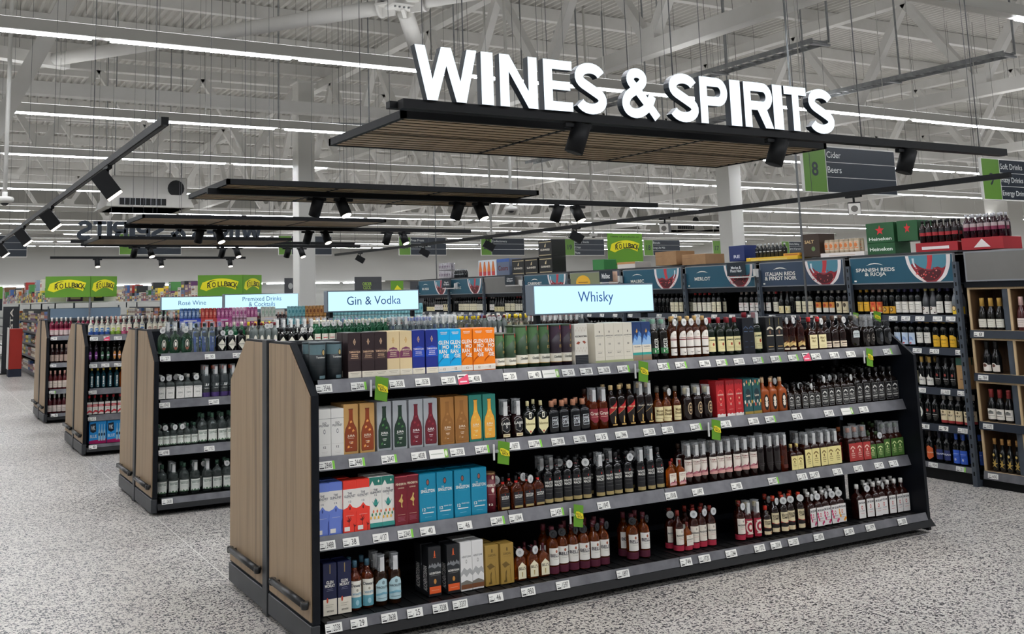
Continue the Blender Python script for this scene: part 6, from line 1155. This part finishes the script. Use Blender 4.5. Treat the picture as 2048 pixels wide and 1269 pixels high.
# ---------------------------------------------------------------- aisle boards and banners
M_BOARD = mat('board_navy', '16202b', .4); M_BGREEN = mat('board_green', '557f27', .45)
def board(num, lines3, x, y, z0, w_, h_, label, cut=0):
    t = thing('aisle_sign', label, 'aisle sign', (x, y, z0)); mb = MB(); mb.box(0, -.02, 0, w_, .02, h_, M_WHITE); gw = w_*.235
    mb.box(.014, -.022, .014, gw, -.0205, h_-.014, M_BGREEN); rh = (h_-.028)/3
    for i in range(3): mb.box(gw+.014, -.022, .014+rh*i+.004, w_-.014, -.0205, .014+rh*(i+1)-.004, M_BOARD)
    mb.build('panel', t); mb = MB(); nh = h_*.30; mb.text(num, lambda u, v: (gw/2+.006+u, -.0225, h_*.5+v), aspect(num, True)*nh, nh, M_BOARD, True)
    for i, s in enumerate(lines3):
        if not s: continue
        low = any(c in s for c in 'gpqyj'); th = rh*(.42 if not low else .5); tw = min(aspect(s)*th, w_*.72); mb.text(s, lambda u, v: (gw+.03+tw/2+u, -.0225, h_-.014-rh*(i+.5)-(0 if not low else .02*h_)+v), tw, th, mat('board_text', 'd8dcd8', .5))
    mb.build('lettering', t)
    for xx in (.1, w_-.1): mb = MB(); mb.cyl((xx, 0, h_), (xx, 0, DECK_Z+.04-z0), .006, M_WHITE, 5); mb.build('hanger_rod', t)
board('8', ['Cider', 'Beers', ''], 8.665, 4.0, 3.185, 1.90, .655, 'hanging aisle eight board listing cider and beers'); board('9', ['Soft Drinks', 'Fizzy Drinks', 'Energy Drinks'], 12.57, 4.0, 3.19, 1.90, .655, 'hanging aisle nine board listing soft, fizzy and energy drinks')
for num, l3, x in (('25', ['', '', ''], -.9), ('23', ['Tinned Meat', 'Tinned Fish', ''], 3.75), ('22', ['Tinned Veg', '', ''], 9.0), ('21', ['Free From', 'Mixed Vegetables', ''], 13.55), ('20', ['Confectionery', '', ''], 17.0), ('19', ['Savoury Snacks', 'Crisps', 'Nuts'], 20.85), ('18', ['Biscuits', 'Long Life Milk', ''], 24.85), ('17', ['Tea', 'Coffee', 'Sugar'], 28.65), ('16', ['Home Baking', 'Jams & Spreads', ''], 32.8)):
    words_ = dict(zip(('25', '23', '22', '21', '20', '19', '18', '17', '16'), ('plain navy board far over the floor-side aisle', 'twenty-three, listing tinned meat and fish', 'twenty-two, half behind the white pillar', 'twenty-one, listing free from foods', 'twenty, listing confectionery', 'nineteen, listing snacks, crisps and nuts', 'eighteen, listing biscuits and milk', 'seventeen, listing tea, coffee and sugar', 'sixteen, listing home baking')))[num]
    board(num, l3, x, 26.0, 3.40 if num not in ('25',) else 3.32, 1.95, .66, 'distant hanging aisle board '+words_)
def rollart(w_): 
    up = [(-.80+1.62*i/12, .58+.26*math.sin(math.pi*(.08+.80*i/12))) for i in range(13)]; dn = [(-.62+1.30*i/12, .20+.24*math.sin(math.pi*(.05+.84*i/12))) for i in range(13)]
    out = [P([up[i], up[i+1], dn[i+1], dn[i]][::-1], 'd8cf1e') for i in range(12)]+[P([(-.90, .34), (-.62, .20+.037), (-.80, .645)], 'd8cf1e')]
    xs = [(-.50, 'R', .50), (-.29, 'O', .535), (-.06, 'L', .565), (.09, 'L', .575), (.25, 'B', .57), (.40, 'a', .55), (.54, 'C', .54), (.69, 'K', .50)]
    for u, c, v in xs: out.append(T(c, u, v, .085 if c != 'L' else .065, .25 if c != 'a' else .21, '16200f'))
    out += [P([(-.60, .60), (-.48, .70), (-.32, .755), (-.16, .745), (-.32, .725), (-.46, .665), (-.56, .57)], '16200f')]
    return out
def vsign(xc, y, label, z0=2.06, h_=.50, wl=1.02, wr=.80):
    t = thing('promotion_header', label, 'sign', (xc, y, z0)); 
    for s, w_, ang in ((-1, wl, -8), (1, wr, 30)):
        mb = MB(); a = math.radians(ang); ux, uy = math.cos(a), math.sin(a); 
        fm = lambda u, v, o: ((u*w_/2+s*w_/2)*ux+o*uy+.006*s, (u*w_/2+s*w_/2)*uy-o*ux, v*h_)
        mb.add([fm(-1, 0, .0), fm(1, 0, 0), fm(1, 1, 0), fm(-1, 1, 0), fm(-1, 0, -.012), fm(1, 0, -.012), fm(1, 1, -.012), fm(-1, 1, -.012)], [(0, 1, 2, 3), (5, 4, 7, 6), (3, 2, 6, 7), (0, 4, 5, 1), (1, 5, 6, 2), (0, 3, 7, 4)], M_GREEN); paint(mb, rollart(w_), fm); mb.build('sign_panel', t)
    mb = MB(); mb.box(-.02, .03, -z0, .02, .07, h_, M_RAIL); mb.build('post', t)
vsign(1.86, 19.38, 'angled green promotion header above the blank blue panel'); vsign(5.68, 19.38, 'angled green promotion header above the pale lit cocktails box', 2.03, .53, 1.15, .72)
t = thing('hanging_banner', 'tall green promotion banner hung above the malbec header', 'banner', (7.75, 7.05, 2.25)); mb = MB(); w_ = .70
mb.box(0, -.006, 0, w_, .006, .58, M_GREEN); paint(mb, [T('1000s of products on', 0, .90, .82, .055, '1c2a10'), T('across stores and online.', 0, .16, .9, .06, '1c2a10'), T('That\'s Asda Price', 0, .05, .76, .06, '1c2a10')]+[((a[0], [(u, .34+v*.56) for u, v in a[1]], a[2]) if a[0] == 'p' else (a[0], a[1], a[2], .34+a[3]*.56, a[4], a[5]*.56, a[6])) for a in rollart(w_)], lambda u, v, o: (w_/2+u*w_/2, -.0061-o, v*.58)); mb.build('sheet', t)

for xx in (.08, .62): mb = MB(); mb.cyl((xx, 0, .58), (xx, 0, DECK_Z+.04-2.25), .005, M_WHITE, 5); mb.build('hanger_rod', t)
def pole(x, y, z0, label):
    t = thing('suspended_pole', label, 'pole', (x, y, z0)); mb = MB(); mb.cyl((0, 0, 0), (0, 0, DECK_Z+.04-z0), .012, M_GALV, 8); mb.build('tube', t); mb = MB(); mb.box(-.03, -.02, -.06, .03, .02, .02, M_TAGW, .003); mb.build('end_bracket', t)
pole(6.9, 2.57, 1.50, 'thin metal pole crossing the italian reds header'); pole(7.6, 12.4, 2.2, 'thin metal pole above the gin and vodka header'); pole(-.95, 12.0, 3.0, 'thin white pole beside the floor-side track')

# ================================================================ grocery aisles in the background
PAL = ['8a2a24', 'c9b23a', '3a5a8a', '3a6a3a', 'b5a888', '6a4a34', 'd0ccc0', '26282c', 'a85a2a', '7a8a9a', '54305a', 'c7c2b2']
PNAME = ['red', 'yellow', 'blue', 'green', 'beige', 'brown', 'white', 'black', 'orange', 'grey', 'purple', 'cream']
for i, (c, n_) in enumerate(zip(PAL, PNAME)):
    it = [R(-.8, .3, .8, .62, PAL[(i+6) % 12]), R(-.6, .7, .6, .8, PAL[(i+3) % 12])]
    C_('gp%d' % i, '%s %s' % (n_, ('grocery packet', 'food box', 'food carton')[i//4]), .16, .09, (.21, .18, .24)[i % 3], c, it, name=('grocery_packet', 'grocery_packet_b', 'grocery_packet_c')[i//4], cat=('packet', 'box', 'carton')[i//4])  # all are grocery packets; the object name varies only with the colour
    B('gj%d' % i, '%s labelled jar' % n_, .15, .042, 'can', '5a4a34', 'dark', c, [R(-1, .2, 1, .8, c), R(-.7, .4, .7, .5, PAL[(i+6) % 12])], (.1, .85), 1.3, bg=None, name='grocery_jar', cat='jar', n=12)
def run(label, x0, x1, y0, y1, sides, levels, nm, top=True, ends=True, hgt=1.75):
    t = thing('grocery_gondola', label, 'shelving unit', ((x0+x1)/2, y0, 0)); cx = (x0+x1)/2; L = y1-y0; hw = (x1-x0)/2
    mb = MB(); mb.box(-.03, .3, .05, .03, L, hgt, M_POST); mb.build('back_panel', t); mb = MB(); mb.box(-hw+.05, .35, 0, hw-.05, L, .13, M_RAIL); mb.build('plinth', t)
    for z in levels:
        for s in (-1, 1):
            mb = MB(); mb.box(s*.03, .35, z-.03, s*hw, L, z, M_WHITE); mb.box(s*hw-.005*s, .35, z-.05, s*hw+.006*s, L, z+.005, M_RAIL); mb.build('shelf', t)
    if ends:
        mb = MB(); mb.box(-hw+.03, .30, 0, hw-.03, .34, hgt+.05, M_POST); mb.build('end_back_panel', t)
        mb = MB(); mb.box(-hw+.02, -.06, 0, hw-.02, .3, .13, M_RAIL); mb.build('end_plinth', t)
        for z in levels[:4]:
            mb = MB(); mb.box(-hw+.03, -.06, z-.03, hw-.03, .3, z, M_WHITE); mb.box(-hw+.03, -.066, z-.05, hw-.03, -.058, z+.004, M_RAIL); mb.build('end_shelf', t)
        mb = MB(); mb.box(-hw+.03, -.03, hgt-.19, hw-.03, -.01, hgt+.04, mat('slate_blue_panel', '5f7284', .5)); mb.build('end_header', t)
        for s in (-1, 1):
            mb = MB(); mb.box(s*(hw-.02)-.015, .25, 0, s*(hw-.02)+.015, .3, hgt+.1, M_POST); mb.build('slotted_upright', t)
    if top:
        mb = MB(); mb.box(-hw, .35, hgt+.18, hw, L, hgt+.21, M_WHITE); mb.build('top_deck', t)
        mb = MB()
        for s in (-1, 1):
            for y in (.5, L*.5, L-.3): mb.box(s*.2-.02, y, hgt-.02, s*.2+.02, y+.04, hgt+.19, M_POST)
        mb.build('deck_post', t)
    return t
def goods(x, ya, yb, z, rz, nm, group, jar=False, gap=.01, hi=False, stack=1):
    row = []; v = ya; 
    while v < yb:
        i = _rng.randrange(12); n = _rng.choice((2, 3, 4)); kk = ('gj%d' if (jar or _rng.random() < .16) else 'gp%d') % i
        for _ in range(n):
            w_ = D[kk]['w']
            if v+w_ > yb: break
            row.append((kk, v+w_/2)); v += w_+gap
        v += .01
        if v+.12 > yb: break
    for lb, (k, c) in zip(row_labels(row, nm, 'along'), row):
        if abs(rz) < .1: place(k, c, x+D[k]['d']/2, z+.001, rz, lb, group)
        else: place(k, x+D[k]['d']/2, c, z+.001, rz, lb, group)
LV = [.13, .52, .86, 1.18, 1.48]
run('grocery shelving run with slate header behind the rose gondola', .95, 2.65, 19.6, 34, 1, LV, 'a'); run('grocery shelving run beneath the second green promotion header', 4.85, 6.55, 19.6, 34, 1, LV, 'b')
run('far grocery shelving run at the edge of the floor aisle', -2.75, -1.15, 27, 40, 1, LV, 'c')
for i, z in enumerate(LV):
    nm = ('bottom', 'second', 'third', 'fourth', 'fifth')[i]
    goods(.97, 19.98, 30.5, z, -math.pi/2, 'pasta aisle run %s shelf' % nm, 'goods on the pasta aisle run %s shelf' % nm)
    if i in (3, 4): goods(4.87, 19.98, 30.5, z, -math.pi/2, 'second grocery run %s shelf' % nm, 'goods on the second grocery run %s shelf' % nm)
    if i == 3: goods(19.56, 1.0, 2.6, z, 0, 'slate header end %s shelf' % nm, 'goods on the slate header end %s shelf' % nm)
    if i == 3: goods(19.56, 4.9, 6.5, z, 0, 'second run end %s shelf' % nm, 'goods on the second run end %s shelf' % nm)
_cc = 0
def cases(x, ya, yb, z, nm):
    """shop stock in cases along a deck, some two high"""
    global _cc
    y = ya; n = 0
    while y < yb-.5:
        w_ = _rng.uniform(.26, .46); h_ = _rng.uniform(.16, .30); i = _rng.randrange(12)
        for lv in range(2 if _rng.random() < .45 else 1):
            n += 1; i = (i+5*lv) % 12
            pack('stock_case', '%s stock case, %s along the %s' % (PNAME[i], ordw(n), nm), x+.2, y+w_/2, z+lv*(h_+.001), w_, .38, h_, PAL[i], [R(-.7, .3, .7, .6, PAL[(i+6) % 12]), R(-.5, .75, .4, .85, PAL[(i+3) % 12])], -math.pi/2, 'case', 'stock cases on the '+nm)
        y += w_+.012
cases(1.0, 20.0, 33.5, 1.961, 'pasta aisle deck'); cases(4.9, 20.0, 33.5, 1.961, 'second run deck')
def cases_x(y, xa, xb, z, nm):
    x = xa; n = 0
    while x < xb-.3:
        w_ = _rng.uniform(.22, .36); h_ = _rng.uniform(.16, .34); i = _rng.randrange(12); n += 1
        if x+w_ > xb: break
        pack('stock_case', '%s stock case, %s across the %s' % (PNAME[i], ordw(n), nm), x+w_/2, y, z, w_, .3, h_, PAL[i], [R(-.7, .3, .7, .6, PAL[(i+6) % 12])], 0, 'case', 'stock cases on the '+nm); x += w_+.012
cases_x(20.2, 1.45, 2.6, 1.961, 'pasta aisle deck end'); cases_x(20.2, 5.36, 6.5, 1.961, 'second run deck end')
# red display stand at the end of the pasta run
t = thing('promotional_stand', 'bright red display stand with navy foot beside the far aisle', 'display stand', (.56, 23.3, 0)); mb = MB(); mb.box(-.17, -.2, .2, .16, .25, 1.27, mat('red_card', 'a82a20', .45), .01); mb.build('red_body', t); mb = MB(); mb.box(-.17, -.2, 0, .16, .25, .2, mat('navy_card', '1c2438', .5), .006); mb.build('navy_foot', t); mb = MB(); mb.box(-.19, -.21, .2, -.172, .25, 1.3, M_WHITE); mb.build('white_side', t)
t = thing('promotional_stand', 'tall dark pasta sign panel above the red display stand', 'display stand', (.52, 24.4, 0)); mb = MB(); mb.box(-.2, -.03, 0, .22, .03, 1.86, mat('charcoal_card', '24272c', .5)); paint(mb, [T('PASTA', .1, .72, .2, .5, 'b5b2a8', 1)], lambda u, v, o: (u*.2, -.0305-o, 1.86*v)); mb.build('panel', t); mb = MB(); mb.box(-.25, -.15, 0, .27, .15, .03, M_BLACK); mb.build('foot', t)
t = thing('promotional_stand', 'dark red bakery stand at the floor edge', 'display stand', (-.55, 26.5, 0)); mb = MB(); mb.box(-.3, -.2, .12, .55, .25, 1.35, mat('dark_red_card', '7a1a1c', .5), .01); mb.build('red_body', t); mb = MB(); mb.box(-.3, -.16, 0, .55, .2, .12, M_BLACK); mb.build('foot', t)
t = thing('bakery_header', 'green and navy header panel at the far floor edge', 'sign', (-1.2, 26.6, 1.85)); mb = MB(); mb.box(0, 0, .25, 1.66, .03, .62, M_GREEN); mb.build('green_panel', t); mb = MB(); mb.box(0, 0, -.1, 1.66, .03, .25, M_BOARD); mb.build('navy_panel', t); mb = MB(); mb.box(.1, .03, -1.85, .14, .07, .6, M_POST); mb.box(1.5, .03, -1.85, 1.54, .07, .6, M_POST); mb.build('post', t)
# entrance zone behind the gin header
def panel(name, label, x, y, z, w_, h_, m, its, cat='sign', legs=True):
    t = thing(name, label, cat, (x, y, z)); mb = MB(); mb.box(-w_/2, -.02, 0, w_/2, .02, h_, m); paint(mb, its, lambda u, v, o: (u*w_/2, -.0205-o, v*h_)); mb.build('panel', t)
    if legs:
        mb = MB()
        for s in (-1, 1): mb.box(s*w_*.4-.02, .02, -z, s*w_*.4+.02, .05, .05, M_POST)
        mb.build('post', t)
panel('charcoal_banner', 'charcoal banner with green lettering above the gin header', 12.55, 26.5, 1.6, 1.05, 1.05, mat('charcoal_card', '3a3c40', .5), [T('ORDER\nCLICK', -.1, .70, .34, .24, '7a9a3a'), E(.4, .2, .12, .1, 'a9a97a')])
panel('flower_poster', 'dark poster with pale green tulip stems beside the pillar', 10.0, 27.0, .9, .85, 1.75, mat('charcoal_card', '3a3c40', .5), [P([(-.8, 0), (-.6, 0), (-.3, .6), (-.5, .66)], '6a8a4a'), P([(-.5, 0), (-.3, 0), (-.4, .7), (-.6, .62)], '7a9a5a'), P([(-.3, 0), (-.1, 0), (.0, .66), (-.25, .6)], '5f7f42'), E(-.1, .68, .14, .09, 'b9a860'), E(-.5, .84, .2, .06, '8a8c8a')])
panel('offers_panel', 'dark panel reading offers beside the first wine header', 15.7, 27.0, 1.5, 2.4, .98, mat('charcoal_card', '3a3c40', .5), [R(-.3, .35, .6, .95, '16202b'), T('Offers', .15, .68, .2, .16, 'd0d4d0')]); panel('green_offer_card', 'small green and yellow offer card left of the offers panel', 13.75, 26.9, 1.9, .5, .55, M_GREEN, [P([(-.8, .3), (0, .75), (.9, .4), (.8, .1), (0, .35), (-.7, .05)], 'd8cf1e')]) if 0 else None
panel('offer_card', 'small green and yellow offer card beside the offers panel', 13.9, 26.9, 1.9, .5, .60, M_GREEN, [P([(-.8, .3), (0, .75), (.9, .4), (.8, .1), (0, .35), (-.7, .05)], 'd8cf1e')])
t = thing('wall_light_strip', 'bright white strip lights under the back wall fascia', 'wall light', (10, Y1-1.0, 3.0)); mb = MB(); mb.box(-8, -.04, -.03, 16, .04, .05, M_WHITE); mb.build('housing', t)
for i in range(9): mb = MB(); mb.box(-7.8+2.6*i, -.05, -.10, -5.5+2.6*i, .05, -.031, glow('wall_strip', 'f6f9ff', 14)); mb.build('diffuser', t)
